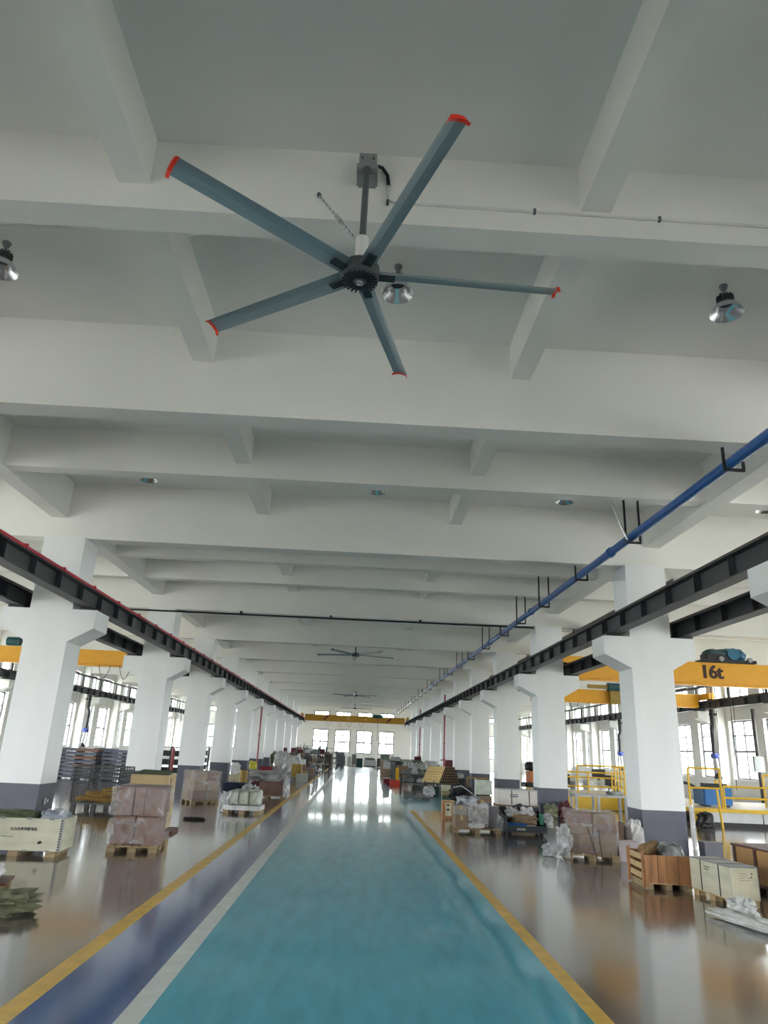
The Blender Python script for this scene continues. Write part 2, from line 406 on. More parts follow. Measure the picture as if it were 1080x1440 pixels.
for i, (xa, xb, zb_) in enumerate(((12.35, 12.2, 1.2), (12.47, 12.4, 2.0), (13.0, 12.88, .9), (13.1, 13.0, 1.7))):
    obj('pendant_cable', MB().tube([(xa, .2, 4.28), ((xa+xb)/2+.02, .2, 3), (xb, .2, zb_)], .012, 5), BLACK, b16)
obj('pendant_control', MB().b(12.15, 12.25, .16, .24, .98, 1.2), YEL2, b16)
c2 = bridge(6.92, 17.3, 36.0, 4.33, 4.98, 'second yellow crane bridge, farther down the right aisle', festoon=(9.4, 10.5, 13.8))
obj('hoist_body', MB().tube([(12.4, -.45, 5.12), (13.2, -.45, 5.12)], .2, 14), TEAL, c2)
obj('hoist_arm', MB().b(11.4, 12.4, -.52, -.38, 5.02, 5.2).b(12.5, 13.3, -.5, -.3, 4.3, 4.95), OCHRE, c2)
c3 = bridge(-17.3, -7.22, 28.8, 4.35, 4.97, 'yellow crane bridge crossing the left aisle behind the columns', festoon=(-10.2, -9.4, -8.7))
obj('hoist_body', MB().tube([(-13.9, -.3, 5.14), (-13.4, -.3, 5.14)], .17, 14), TEAL, c3)
c4 = bridge(-5.72, 5.38, 78, 4.30, 4.95, 'yellow crane bridge with dark stripes spanning the lane at the far end', m=mat('crane_ochre', (.42, .22, .012), .45), stripes=(-3.6, 3.1), festoon=(-3.2, -2, -1, .3))
obj('hoist_body', MB().tube([(1.75, -.4, 5.0), (2.75, -.4, 5.0)], .17, 12), TEAL, c4)
for x in (-.9, .95): obj('work_lamp', MB().tube([(x, -.28, 4.62), (x, -.2, 4.62)], .06, 10), mat('lamp_face', (.9, .88, .8), .2), c4)
obj('hoist_rope', MB().tube([(2.25, -.4, 4.9), (2.25, -.4, 2.6)], .02, 5), BLACK, c4)
# upper festoon tracks above the outer runways
for s, lab in ((-1, 'grey festoon track on posts above the left outer crane runway'), (1, 'grey festoon track on posts above the right outer crane runway')):
    t = thing('festoon_track', lab, 'cable track', (s*17.78, 0, 0))
    obj('track', MB().b(-.05, .05, 20, 80, 5.40, 5.50), STEEL, t)
    pm_ = MB().b(-.04, .04, -.04, .04, 4.62, 5.40).mesh('post'); pm_.materials.append(STEELB)
    obj('track_bracket', MB().b(-.06, .06, 20, 80, 4.59, 4.62), STEELB, t)
    for i in range(18): link('post', pm_, None, t, loc=(0, 21+3.3*i, 0))

# ---------------------------------------------------------------- ceiling fans
def blade_mb(L0, L1, ch):
    mb = MB(); prof = [(-.5, -.05), (-.3, .10), (0, .17), (.3, .12), (.5, -.02), (.25, .04), (0, .07), (-.3, .02)]
    n = len(prof); st = 8; mb.sm = False
    for i in range(st+1):
        u = i/st; x = L0+(L1-L0)*u; tw = R(16); c = ch*(1-.05*u); dz = -.0*u
        for a, b in prof:
            yy, zz = a*c, b*c*.8
            mb.v.append((x, yy*math.cos(tw)-zz*math.sin(tw), yy*math.sin(tw)+zz*math.cos(tw)+dz))
    for i in range(st):
        for j in range(n): mb.f.append((i*n+j, i*n+(j+1) % n, (i+1)*n+(j+1) % n, (i+1)*n+j))
    mb.f.append(tuple(range(n-1, -1, -1))); mb.f.append(tuple(st*n+j for j in range(n)))
    return mb
def fan(loc, label, rad, drop, a0, detail=True, rod_top=None):
    t = thing('ceiling_fan', label, 'fan', loc)
    k = rad/1.7
    cov = MB().lathe([(.0, -.075), (.13, -.075), (.158, -.055), (.165, -.02), (.165, .05), (.15, .075), (0, .08)], n=32)
    cov.v = [(x*k, y*k, z*k) for x, y, z in cov.v]
    mt = obj('motor_housing', cov, HUB, t)
    if detail:
        ribs = MB()
        for i in range(24):
            a = 2*PI*i/24
            ribs.q([(r*math.cos(a+da+sw), r*math.sin(a+da+sw), z) for z in (-.073, -.088) for r, da, sw in ((.055, -.05, 0), (.055, .05, 0), (.152, .06, .22), (.152, 0, .22))],
                   [(0, 1, 2, 3), (7, 6, 5, 4), (0, 4, 5, 1), (1, 5, 6, 2), (2, 6, 7, 3), (3, 7, 4, 0)])
        obj('cooling_rib', ribs, HUBD, mt)['kind'] = 'stuff'
        obj('hub_disc', MB().lathe([(0, -.094), (.045, -.094), (.052, -.086), (.052, -.07)], n=20), HUB, mt)
        pts = [(.028*math.cos(q), .028*math.sin(q), -.096) for q in [PI*.15+PI*.1*i for i in range(8)]]
        em = MB().tube(pts+[(0, 0, -.096)]+[(-x, -y, z) for x, y, z in reversed(pts)][:0], .005, 5)
        em.tube([(-x, -y, z) for x, y, z in pts]+[(0, 0, -.096)], .005, 5)
        obj('emblem', em, LGREY, mt)
        obj('sleeve', MB().tube([(0, 0, .08), (0, 0, .36)], .055, 16), PLASTW, t)
    bm = blade_mb(.13*k, rad, .165*k).mesh('blade'); bm.materials.append(BLADE)
    tw = R(16); ch = .165*k
    tip = MB().prism([(y*math.cos(tw)-z*math.sin(tw), y*math.sin(tw)+z*math.cos(tw)) for y, z in ((-.56*ch, -.22*ch), (-.3*ch, .14*ch), (0, .2*ch), (.3*ch, .16*ch), (.56*ch, -.14*ch), (.3*ch, .0), (0, .03*ch), (-.3*ch, -.02*ch))], rad, rad+.028*k, 'x').mesh('blade_tip')
    tip.materials.append(FRED if detail else STEEL)
    br = MB().b(.11*k, .30*k, -.035*k, .035*k, -.035*k, -.018*k).mesh('blade_bracket'); br.materials.append(HUBD)
    for i in range(5):
        b = link('blade', bm, None, t, rz=a0+i*2*PI/5); link('blade_tip', tip, None, b)
        if detail: link('blade_bracket', br, None, b)
    top = rod_top or drop
    obj('down_rod', MB().tube([(0, 0, .08*k), (0, 0, top)], .03, 12), ROD, t)
    return t
f1 = fan((-.165, 5.0, 5.50), 'large five blade ceiling fan with red blade tips, nearest overhead', 1.68, .9, R(2.9), rod_top=1.13)
mb_ = obj('mounting_box', MB().b(-.075, .085, .04, .207, 1.10, 1.34).b(-.09, .10, -.01, .207, 1.12, 1.17), BOXG, f1)
for x in (-.055, .045): obj('bolt', MB().b(x, x+.02, .025, .04, 1.27, 1.29), ROD, mb_)
lk = MB(); a, b = Vector((-.07, .0, .36)), Vector((-.42, .19, .96))
n_ = 22
for i in range(n_):
    p, q = a.lerp(b, i/n_), a.lerp(b, (i+.82)/n_); lk.tube([p, q], .013 if i % 2 else .008, 5)
lk.tube([a.lerp(b, .38), a.lerp(b, .52)], .022, 8)
obj('safety_chain', lk, ALU, f1)
obj('chain_hook', MB().tube([b, (-.43, .207, 1.0)], .02, 6), ROD, f1)
obj('power_cable', MB().tube([(.09, .15, 1.31), (.14, .17, 1.31), (.19, .185, 1.24), (.205, .19, 1.13)], .016, 8), BLACK, f1)
fan((-.19, 30.6, 5.50), 'grey five blade ceiling fan above the middle of the lane, second from the camera', 1.68, .7, R(20), False, .72)
fan((-.18, 55.1, 5.50), 'grey five blade ceiling fan far down the lane, third from the camera', 1.68, .7, R(50), False, .3)
fan((-.23, 73.2, 5.50), 'grey five blade ceiling fan before the far windows, last of the row', 1.68, .7, R(10), False, .75)
# white conduit on the near beam
t = thing('electrical_conduit', 'thin white conduit clipped along the beam above the nearest fan', 'conduit')
yb = 5.209-.014
obj('pipe', MB().tube([(.04, yb, 6.64), (.035, yb, 6.52), (.06, yb, 6.46), (.11, yb, 6.445), (.8, yb, 6.44), (6, yb, 6.43)], .013, 8), PLASTW, t)
for x in (.037, 1.39, 2.55, 3.9): obj('clip', MB().b(x-.012, x+.012, yb-.02, yb+.013, 6.415, 6.46), ROD, t)
# high-bay lamps
def lamp_proto(label, loc):
    t = thing('high_bay_lamp', label, 'lamp', loc, 0, 'high bay lamps under the ceiling')
    rf = MB().lathe([(.055, .16), (.085, .14), (.14, .08), (.185, .0), (.19, -.008), (.183, -.004), (.137, .076), (.08, .134), (.0, .14)], n=28); rf.sm = True
    obj('reflector', rf, ALU, t)
    hs = MB().lathe([(0, .24), (.05, .24), (.065, .22), (.065, .16), (.0, .16)], n=18)
    for i in range(14):
        a = 2*PI*i/14; hs.b(.05, .095, -.005, .005, .15, .225, a, (0, 0))
    obj('heat_sink', hs, HUB, t)
    obj('led_module', MB().lathe([(0, .12), (.075, .12), (.08, .13), (.08, .139), (0, .139)], n=20), HUB, t)
    obj('hanger', MB().tube([(0, 0, .24), (0, 0, .31)], .014, 8).b(-.05, .05, -.012, .012, .255, .27).lathe([(0, .31), (.03, .31), (.05, .36), (.05, .37), (0, .37)], n=14), BOXG, t)
    return t
lp = lamp_proto('silver high bay lamp hanging just behind the nearest fan', (.21, 6.8, 6.63))
for loc, lab in (((4.02, 6.8, 6.63), 'silver high bay lamp alone in the ceiling bay right of the nearest fan'), ((-4.27, 6.8, 6.63), 'silver high bay lamp cut by the left picture edge'),
                 ((-4.42, 13.35, 6.63), 'flat looking bay lamp above the left part of the lane, third beam gap'), ((.17, 13.35, 6.63), 'flat looking bay lamp above the lane middle, third beam gap'),
                 ((4.0, 13.35, 6.63), 'flat looking bay lamp near the blue pipe, third beam gap'), ((8.09, 13.25, 6.63), 'bay lamp in the right aisle, above the blue pipe side')):
    dup(lp, None, loc, None, lab)

# ---------------------------------------------------------------- pipes
t = thing('blue_pipe', 'long blue painted pipe hung under the beams on the right', 'pipe')
PZ = 5.53
PX = lambda y: 4.91-.0095*y
obj('pipe', MB().tube([(PX(-6.5), -6.5, PZ), (PX(46.4), 46.4, PZ)], .075, 14), PBLUE, t)
for y in (6.9, 13.1, 19.4, 25.4, 31.5, 37.5, 43.5):
    obj('coupling', MB().tube([(PX(y), y-.06, PZ), (PX(y), y+.06, PZ)], .095, 14), PBLUE, t)
def hanger(y, zt):
    x = PX(y)
    hgr = obj('hanger', MB().b(x-.12, x+.16, y-.02, y+.02, PZ-.13, PZ-.095), STEELB, t)
    for xx in (x-.11, x+.15): obj('hanger_rod', MB().b(xx-.016, xx+.016, y-.016, y+.016, PZ-.1, zt), STEELB, hgr)
for y in MAIN:
    if -1 < y < 46: hanger(y+.18, 5.74)
for y in SECS:
    if -3 < y < 46: hanger(y+.15, 6.23)
t = thing('sheen_grey_pipe', 'far run of the blue pipe, painted grey for reflected light, towards the far wall', 'pipe')  # blue pipe's far run; reflected light is painted into its colour as grey
obj('pipe', MB().tube([(PX(46.6), 46.6, PZ), (4.47, 79, PZ)], .07, 10), PGREY, t)
for y in [y+.18 for y in MAIN if y > 47]+[y+.15 for y in SECS if y > 47]:
    x_ = 4.47; zt_ = 5.74 if any(abs(y-.18-q) < .01 for q in MAIN) else 6.225; hg_ = obj('hanger', MB().b(x_-.13, x_+.16, y, y+.03, PZ-.12, PZ-.09), STEELB, t)
    for xx in (x_-.12, x_+.13): obj('hanger_rod', MB().b(xx, xx+.03, y, y+.03, PZ-.09, zt_), STEELB, hg_)
brace = thing('sway_brace', 'slanting galvanised brace beside the blue pipe hanger', 'brace', (PX(13), 11.95, 0))
obj('strut', MB().tube([(-.1, 0, 5.45), (-.33, .1, 6.22)], .018, 6), ALU, brace)
t = thing('cross_pipe', 'thin black pipe running across the lane along a beam soffit', 'pipe')
obj('pipe', MB().tube([(-9, 22.68, 5.62), (5.6, 22.68, 5.65)], .028, 8), BLACK, t)
for x in (-3.9, -1, 1.9): obj('clip', MB().b(x-.03, x+.03, 22.655, 22.88, 5.66, 5.735), STEELB, t)
# red risers
def riser(x, y, zt, label, valve=True, r=.055):
    t = thing('fire_riser', label, 'pipe', (x, y, 0))
    obj('pipe', MB().tube([(0, 0, 0), (0, 0, zt)], r, 10), PRED, t)
    if valve:
        obj('valve', MB().tube([(0, 0, 1.15), (0, 0, 1.35)], .09, 10).b(-.25, .0, -.03, .03, 1.2, 1.26), PRED, t)
    for z in (2.2, 3.9):
        if z < zt: obj('pipe_collar', MB().tube([(0, 0, z), (0, 0, z+.08)], .075, 10), PRED, t)
riser(5.60, 46.5, 5.2, 'red fire riser standing against the right columns, nearer of the two')
riser(5.60, 64.4, 5.2, 'red fire riser standing against the right columns, farther of the two')
riser(-5.86, 45.2, 4.2, 'thin red riser by the sixth left column', False, .05)
riser(-8.35, 34.6, 1.35, 'short red post behind the second left column', False, .07)
for x, y, lab in ((5.9, 47.0, 'maroon fire hose cabinet beside the nearer right riser'), (5.35, 63.2, 'dark narrow hose cabinet beside the farther right riser')):
    t = thing('hose_cabinet', lab, 'cabinet', (x, y-.1, .0))
    obj('cabinet_body', MB().b(-.28, .28, -.12, .12, .35, 1.25), MAROON, t); obj('cabinet_door', MB().b(-.25, .25, -.14, -.12, .4, 1.2), MAROON, t); obj('plinth', MB().b(-.25, .25, -.1, .1, 0, .35), DADO, t)
# cable trunking in the right aisle
t = thing('cable_trunking', 'dark cable trunking hung from the ceiling behind the right columns', 'cable tray')
obj('trough', MB().b(7.1, 7.55, 15.6, 60, 5.50, 5.53).b(7.1, 7.13, 15.6, 60, 5.53, 5.71).b(7.52, 7.55, 15.6, 60, 5.53, 5.71), STEEL, t)
for y in [y+.18 for y in MAIN if 15.6 < y < 60]:
    obj('drop_rod', MB().b(7.0, 7.03, y, y+.03, 5.47, 5.735).b(7.6, 7.63, y, y+.03, 5.47, 5.735).b(7.0, 7.63, y, y+.03, 5.47, 5.5), STEELB, t)
# green evacuation stickers on columns
for x, y, s, lab in ((5.67, 15.12, -1, 'small green and white evacuation sign on the nearest right column'), (-6.0, 15.12, 1, 'small white evacuation sign on the nearest left column')):
    t = thing('evacuation_sign', lab, 'sign', (x, y, .47), 0 if s < 0 else PI)
    obj('plate', MB().b(-.006, 0.004, -.16, .16, -.07, .07), mat('sign_green', (.05, .22, .10), .4) if s < 0 else GREYT, t)
    obj('arrow', MB().b(-.009, -.006, .02, .07, -.06, .06).b(-.009, -.006, -.10, -.05, -.03, .03), INKW, t)

# ---------------------------------------------------------------- builders for goods on the floor
random.seed(5)
PC = {}
def shared(key, mb, m):
    if key not in PC:
        me = mb().mesh(key[0]); me.materials.append(m); PC[key] = me
    return PC[key]
def at(o, x, y, rz):      # local point to world for goods that share a base
    c, s = math.cos(rz), math.sin(rz)
    return lambda lx, ly: (o[0]+lx*c-ly*s, o[1]+lx*s+ly*c)
def pallet(x, y, rz, w_, d_, label, h=.11, m=None, n=6):
    m = m or PALW; t = thing('wooden_pallet', label, 'pallet', (x, y, 0), rz)
    bw = w_/n
    bd = shared(('deck_board', round(bw, 3), d_, m.name), lambda: MB().b(-bw*.42, bw*.42, -d_/2, d_/2, 0, .016), m)
    st = shared(('stringer', w_, m.name), lambda: MB().b(-w_/2, w_/2, -.035, .035, 0, .018), m)
    bk = shared(('block', h, m.name), lambda: MB().b(-.06, .06, -.045, .045, 0, h-.034), m)
    for i in range(n): link('deck_board', bd, None, t, loc=(-w_/2+bw*(i+.5), 0, h-.016))
    for yy in (-d_/2+.05, 0, d_/2-.05):
        link('stringer', st, None, t, loc=(0, yy, h-.034))
        for xx in (-w_/2+.06, 0, w_/2-.06): link('block', bk, None, t, loc=(xx, yy, 0))
    return t
def carton(x, y, z, w_, d_, h, rz, m, label, tape=CART, group=None, name='carton'):
    t = thing(name, label, 'box', (x, y, z), rz, group)
    g = .004
    obj('carton_body', MB().b(-w_/2+g, w_/2-g, -d_/2+g, d_/2-g, .002, h-.006), m, t)
    obj('lid_flap', MB().b(-w_/2+g, -.004, -d_/2+g, d_/2-g, h-.006, h).b(.004, w_/2-g, -d_/2+g, d_/2-g, h-.006, h) if False else MB().b(-w_/2+g, -.004, -d_/2+g, d_/2-g, h-.006, h), m, t)
    obj('lid_flap', MB().b(.004, w_/2-g, -d_/2+g, d_/2-g, h-.006, h), m, t)
    if tape: obj('tape', MB().b(-.03, .03, -d_/2+g-.003, -d_/2+g, h*.6, h).b(-.03, .03, -d_/2+g-.003, d_/2-g, h, h+.002), tape, t)
    return t
def lumpy(name, label, cat, x, y, z, size, m, seed, rz=0, amp=.16, pw=.6, fr=2.5, n=20, k=13, group=None):
    o = obj(name, MB().lump((0, 0, 0), size, seed, n, k, amp, pw, fr), m, loc=(x, y, z), rz=rz)
    return tag(o, label, cat, group)

# ================= left side, near to far
# khaki tarp heap and low pallet cut by the left edge
t = thing('low_crate', 'low dark wooden crate base behind the khaki tarp, cut by the left edge', 'crate', (-4.15, 8.75, 0), R(14))
obj('base_board', MB().b(-.45, .42, -.25, .25, .14, .165), DWOOD, t)
for x in (-.38, 0, .35):
    obj('block', MB().b(x-.05, x+.05, -.24, -.14, 0, .14), PALW, t); obj('block', MB().b(x-.05, x+.05, .14, .24, 0, .14), PALW, t)
lumpy('tarp', 'crumpled khaki tarp heap lying on the floor, cut by the left edge', 'tarp', -3.62, 8.05, 0, (.95, .6, .17), TARPK, 4, R(20), .3, .55, 3.4, 34, 16)
lumpy('plastic_bag', 'small white plastic bag on the low crate base at the left edge', 'bag', -4.0, 8.85, .166, (.3, .25, .16), SACK, 9, 0, .3)
# white plywood crate with Chinese lettering
WC = (-4.95, 11.55, 0); rz = R(4)
t = thing('plywood_crate', 'long pale plywood crate with Chinese lettering, left edge of the picture', 'crate', WC, rz)
w2, dd, zb, zt = .68, .62, .075, .515
obj('front_panel', MB().b(-w2, w2, 0, .014, zb, zt), PLYW, t); obj('back_panel', MB().b(-w2, w2, dd-.014, dd, zb, zt), PLYW, t)
for s in (-1, 1): obj('side_panel', MB().b(s*w2-.014*(s > 0), s*w2+.014*(s < 0), .014, dd-.014, zb, zt), PLYW, t)
obj('bottom_panel', MB().b(-w2+.014, w2-.014, .014, dd-.014, zb, zb+.014), PLYW, t)
obj('corner_strip', MB().b(w2-.045, w2+.004, -.004, 0, zb, zt), mat('steel_strip', (.35, .35, .33), .4), t)
for i in range(12): obj('strip_tooth', MB().b(w2-.04, w2-.015, -.007, -.004, zb+.02+i*.035, zb+.035+i*.035), INK, t)
for x in (-.55, -.2, .18, .5):
    obj('clasp', MB().b(x-.035, x+.035, -.01, 0, zt-.02, zt+.012), BOXG, t); obj('clasp', MB().b(x-.035, x+.035, -.01, 0, zb-.008, zb+.012), BOXG, t)
for x in (-.5, .02, .55): obj('skid', MB().b(x-.07, x+.07, 0, dd, 0, zb), PALW, t)
text('crate_lettering', '交流永磁伺服电机', .048, INK, (.12, -.001, .365), (R(90), 0, 0), t, bold=.0008)
text('crate_lettering', 'Weifei Environmental', .02, INK, (-.1, -.001, .262), (R(90), 0, R(0)), t, shear=.3)
obj('scuff_mark', MB().prism([(.34, .19), (.38, .215), (.42, .19), (.40, .18), (.36, .165)], -.003, -.0005), INK, t)
P_ = at(WC, 0, 0, rz)
lumpy('tarp', 'dark green tarp bundled on top of the lettered plywood crate', 'tarp', *P_(-.2, .3), zb+.014, (.85, .55, .5), TARPG, 11, rz, .14, .4)
lumpy('plastic_sheet', 'blue and white plastic sheet crumpled in the lettered crate', 'plastic sheet', *P_(.44, .3), zb+.014, (.42, .5, .52), mat('plastic_blue_white', (.24, .30, .45), .3, var=.6, scale=5, bump=.6, bscale=12, col2=(.62, .66, .74)), 15, rz, .2, .5)
# pallet of wrapped pink cartons
PO = (-3.49, 12.85, 0); rz = R(5); P_ = at(PO, 0, 0, rz)
pallet(PO[0], PO[1], rz, .76, .98, 'wooden pallet under the wrapped pink cartons on the left', .1)
for x, lab in ((-.18, 'lower pink carton, left of the pair on the wrapped pallet'), (.18, 'lower pink carton, right of the pair on the wrapped pallet')):
    carton(*P_(x, -.02), .1, .345, .86, .42, rz, CARTP, lab, None)
for x, w_, lab in ((-.21, .27, 'upper pink carton at the left end of the wrapped stack'), (.02, .17, 'narrow upper pink carton in the middle of the wrapped stack'), (.245, .27, 'upper pink carton at the right end of the wrapped stack')):
    carton(*P_(x, -.02), .525, w_, .86, .43, rz, CARTP, lab, None)
fm = MB()
for z0, z1 in ((.1, .5), (.52, .97)):
    fm.lump((0, -.02, z0), (.86, .98, z1-z0), 3+z0, 32, 12, .05, .16, 4)
o = tag(obj('plastic_wrap', fm, FILM, loc=(PO[0], PO[1], 0), rz=rz), 'clear plastic film wrapped round the pink cartons', 'plastic wrap')
# tall open kraft carton standing behind
t = thing('carton', 'tall open kraft carton with dark lettering behind the wrapped pink cartons', 'box', (-3.98, 15.2, 0), R(3))
ob = MB(); ww, dd, hh = .36, .4, 1.05
ob.b(-ww, ww, -dd, -dd+.012, .06, hh).b(-ww, ww, dd-.012, dd, .06, hh).b(-ww, -ww+.012, -dd+.012, dd-.012, .06, hh).b(ww-.012, ww, -dd+.012, dd-.012, .06, hh).b(-ww+.012, ww-.012, -dd+.012, dd-.012, .06, .08)
obj('carton_body', ob, CART, t)
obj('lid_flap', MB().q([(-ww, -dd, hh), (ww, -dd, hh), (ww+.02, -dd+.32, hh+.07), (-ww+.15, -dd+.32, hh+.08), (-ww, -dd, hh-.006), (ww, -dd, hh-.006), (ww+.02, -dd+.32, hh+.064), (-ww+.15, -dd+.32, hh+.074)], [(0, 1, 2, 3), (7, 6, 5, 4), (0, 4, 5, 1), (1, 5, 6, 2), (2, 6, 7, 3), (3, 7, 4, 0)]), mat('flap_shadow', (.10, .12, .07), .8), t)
obj('base_board', MB().b(-.2, .55, -.42, .3, 0, .058), DWOOD, t)
text('carton_lettering', 'KHENKG', .075, INKB, (-.06, -dd-.001, .84), (R(90), 0, 0), t, bold=.003)
obj('print_mark', MB().b(ww+.0005, ww+.002, -.2, -.1, .88, .98), INKB, t)
# wire cage with ribbed hoses
CG = (-6.3, 19.3, 0)
t = thing('wire_cage', 'black wire mesh cage pallet holding ochre ribbed hoses', 'cage', CG, R(-3))
cb = MB().b(-.56, .56, -.5, .5, .14, .17)
obj('cage_floor', cb, STEEL, t)
for x in (-.5, 0, .5):
    for y in (-.42, .42): obj('foot', MB().b(x-.05, x+.05, y-.05, y+.05, 0, .14), STEELB, t)
def wirepanel(x0, y0, x1, y1):
    mb = MB(); n = 18
    for i in range(n+1):
        a = i/n; x, y = x0+(x1-x0)*a, y0+(y1-y0)*a; mb.tube([(x, y, .17), (x, y, 1.0)], .006 if i % n else .016, 4)
    for j in range(13):
        z = .17+.83*j/12; mb.tube([(x0, y0, z), (x1, y1, z)], .006 if j % 12 else .014, 4)
    obj('wire_panel', mb, STEELB, t)['kind'] = 'stuff'
wirepanel(-.56, -.5, .56, -.5); wirepanel(-.56, .5, .56, .5); wirepanel(-.56, -.5, -.56, .5); wirepanel(.56, -.5, .56, .5)
for i, (x0, x1, y, z, r_) in enumerate(((-.5, .5, -.35, .24, .065), (-.5, .5, -.18, .24, .065), (-.3, .5, -.3, .36, .07), (-.15, .5, -.1, .37, .075), (.1, .5, -.25, .47, .06))):
    n = int((x1-x0)/.02); pts = []; rs = []
    for k in range(n+1):
        u = k/n; pts.append((CG[0]+x0+(x1-x0)*u, CG[1]+y+.04*math.sin(u*5+i), z+.015*math.sin(u*7+i))); rs.append(r_*(1 if k % 2 else .78))
    tag(obj('ribbed_hose', MB().tube(pts, rs, 10), HOSEY), 'ochre ribbed hose in the wire cage, '+['bottom layer in front', 'bottom layer at the back', 'middle layer in front', 'middle layer at the back', 'short one lying on top'][i], 'hose', 'ribbed hoses in the wire cage')
# steel trays stacked by the left wall
def tray_mb():
    mb = MB(); mb.b(-.45, .45, -.4, .4, .05, .065)
    for a in (-.45, .435): mb.b(a, a+.015, -.4, .4, .065, .15)
    for a in (-.4, .385): mb.b(-.435, .435, a, a+.015, .065, .15)
    return mb
trm = tray_mb().mesh('tray_body'); trm.materials.append(TRAY)
fom = MB().b(-.42, -.34, -.36, .36, 0, .05).mesh('tray_foot'); fom.materials.append(STEELB)
tr2 = trm.copy(); tr2.materials[0] = CARTP
for i, (x, y, n, lab, brown) in enumerate(((-12.1, 32.2, 8, 'slate grey steel tray in the leftmost stack by the wall', 0), (-11.1, 31.6, 8, 'steel tray in the brownish second stack by the wall', 1), (-10.05, 31.9, 8, 'slate grey steel tray in the third stack from the left', 0),
                                    (-9.0, 31.4, 7, 'slate grey steel tray in the stack beside the second column', 0), (-11.6, 35.2, 8, 'steel tray in the rear stack behind the leftmost trays', 0))):
    for k in range(n):
        od = ['lowest', 'second', 'third', 'fourth', 'fifth', 'sixth', 'seventh', 'eighth'][k]+' from the floor'
        o = thing('steel_tray', lab.replace('steel tray', 'steel tray, '+(od if k else 'lowest') + (' of all,' if k == 0 else ','), 1), 'tray', (x+random.uniform(-.03, .03), y, k*.152), random.uniform(-.03, .03), 'stack %d of trays by the left wall' % (i+1))
        link('tray_body', tr2 if brown and k in (3, 5, 7) else trm, None, o); link('tray_foot', fom, None, o); link('tray_foot', fom, None, o, loc=(.76, 0, 0))
# carton block on pallet by the second column
CB = (-4.47, 22.45, 0); rz = R(36); P_ = at(CB, 0, 0, rz)
pallet(CB[0], CB[1], rz, .86, .76, 'wooden pallet under the cube of brown cartons by the second left column', .09)
ids = ['bottom front left', 'bottom front right', 'bottom rear left', 'bottom rear right', 'middle front left', 'middle front right', 'middle rear left', 'middle rear right', 'top front left', 'top front right', 'top rear left', 'top rear right']
for k in range(3):
    for j in range(2):
        for i in range(2):
            carton(*P_(-.205+.41*i, -.18+.36*j), .09+.265*k, .405, .355, .262, rz, CARTB if (i+j+k) % 3 else CARTP, 'brown carton, %s of the wrapped cube by the second left column' % ids[k*4+j*2+i], None)
tag(obj('plastic_wrap', MB().lump((0, 0, .09), (.9, .8, .815), 5, 30, 12, .03, .12, 4), FILM, loc=CB, rz=rz), 'clear film round the cube of brown cartons by the second left column', 'plastic wrap')
lumpy('rubber_scrap', 'flat black rubber scrap lying on the polished floor', 'scrap', -3.6, 17.7, 0, (.46, .3, .05), BLACK, 3, 0, .4, .7, 3)
# green-white wrapped bundles on a white pallet
GW = (-2.78, 19.85, 0)
t = thing('plastic_pallet', 'white pallet under the pale green wrapped bundles', 'pallet', GW, R(-2))
obj('deck', MB().b(-.48, .46, -.4, .4, .09, .2), SACK, t)
for x in (-.4, 0, .38): obj('runner', MB().b(x-.07, x+.07, -.4, .4, 0, .09), PALW, t)
PGW = mat('bundle_pale_green', (.36, .42, .30), .35, var=.35, scale=6, bump=.6, bscale=9, col2=(.62, .64, .56))
for x, lab in ((-.22, 'left pale green wrapped bundle on the white pallet'), (.02, 'middle pale green wrapped bundle on the white pallet'), (.27, 'right pale green wrapped bundle on the white pallet')):
    lumpy('wrapped_bundle', lab, 'bundle', GW[0]+x, GW[1], .2, (.26, .74, .36), PGW, 3+x*10, R(-2), .08, .3, 3)
lumpy('plastic_sheet', 'loose white plastic sheet hanging off the pale green bundles', 'plastic sheet', GW[0]-.46, GW[1]-.1, 0, (.3, .5, .48), FILMD, 21, R(20), .35, .7, 3)
# navy crate, sacks, drum
t = thing('plastic_bin', 'dark navy plastic bin behind the pale green bundles', 'bin', (-3.78, 24.3, 0))
bb = MB().b(-.34, .34, -.27, -.24, .1, .5).b(-.34, .34, .24, .27, .1, .5).b(-.34, -.31, -.24, .24, .1, .5).b(.31, .34, -.24, .24, .1, .5).b(-.31, .31, -.24, .24, .1, .12)
obj('bin_body', bb, NAVY, t)
for x in (-.3, 0, .3): obj('bin_foot', MB().b(x-.04, x+.04, -.25, .25, 0, .1), NAVY, t)
for x in (-.32, .3): obj('bin_handle', MB().b(x, x+.03, -.27, -.22, .5, .56), NAVY, t)
lumpy('silver_bag', 'shiny silver bag behind the pale green bundles', 'bag', -3.2, 23.6, 0, (.5, .45, .5), SILV, 8, 0, .25, .7, 2.5)
t = thing('carton', 'low cream carton under the white sack near the fourth left column', 'box', (-5.45, 35.0, 0), R(6))
obj('carton_body', MB().b(-.3, .3, -.25, .25, 0, .3), PLYR, t); obj('carton_lid', MB().b(-.31, .31, -.26, .26, .3, .33), PLYR, t)
lumpy('sack', 'upright white sack near the fourth left column', 'sack', -5.5, 34.9, .33, (.45, .35, .5), SACK, 6, 0, .3)
t = thing('drum', 'small ochre drum beside the white sack', 'drum', (-5.0, 34.4, 0)); dm = MB().lathe([(0, 0), (.19, 0), (.19, .2), (.2, .22), (.2, .26), (.19, .28), (.19, .55), (0, .55)], n=20)
obj('drum_body', dm, OCHRE, t); obj('drum_rim', MB().lathe([(.185, .55), (.2, .55), (.2, .575), (.185, .575)], n=20), STEEL, t)
lumpy('plastic_bag', 'bright yellow plastic bag behind the ochre drum', 'bag', -5.05, 37.6, .45, (.36, .3, .42), YBAG, 2, 0, .25)
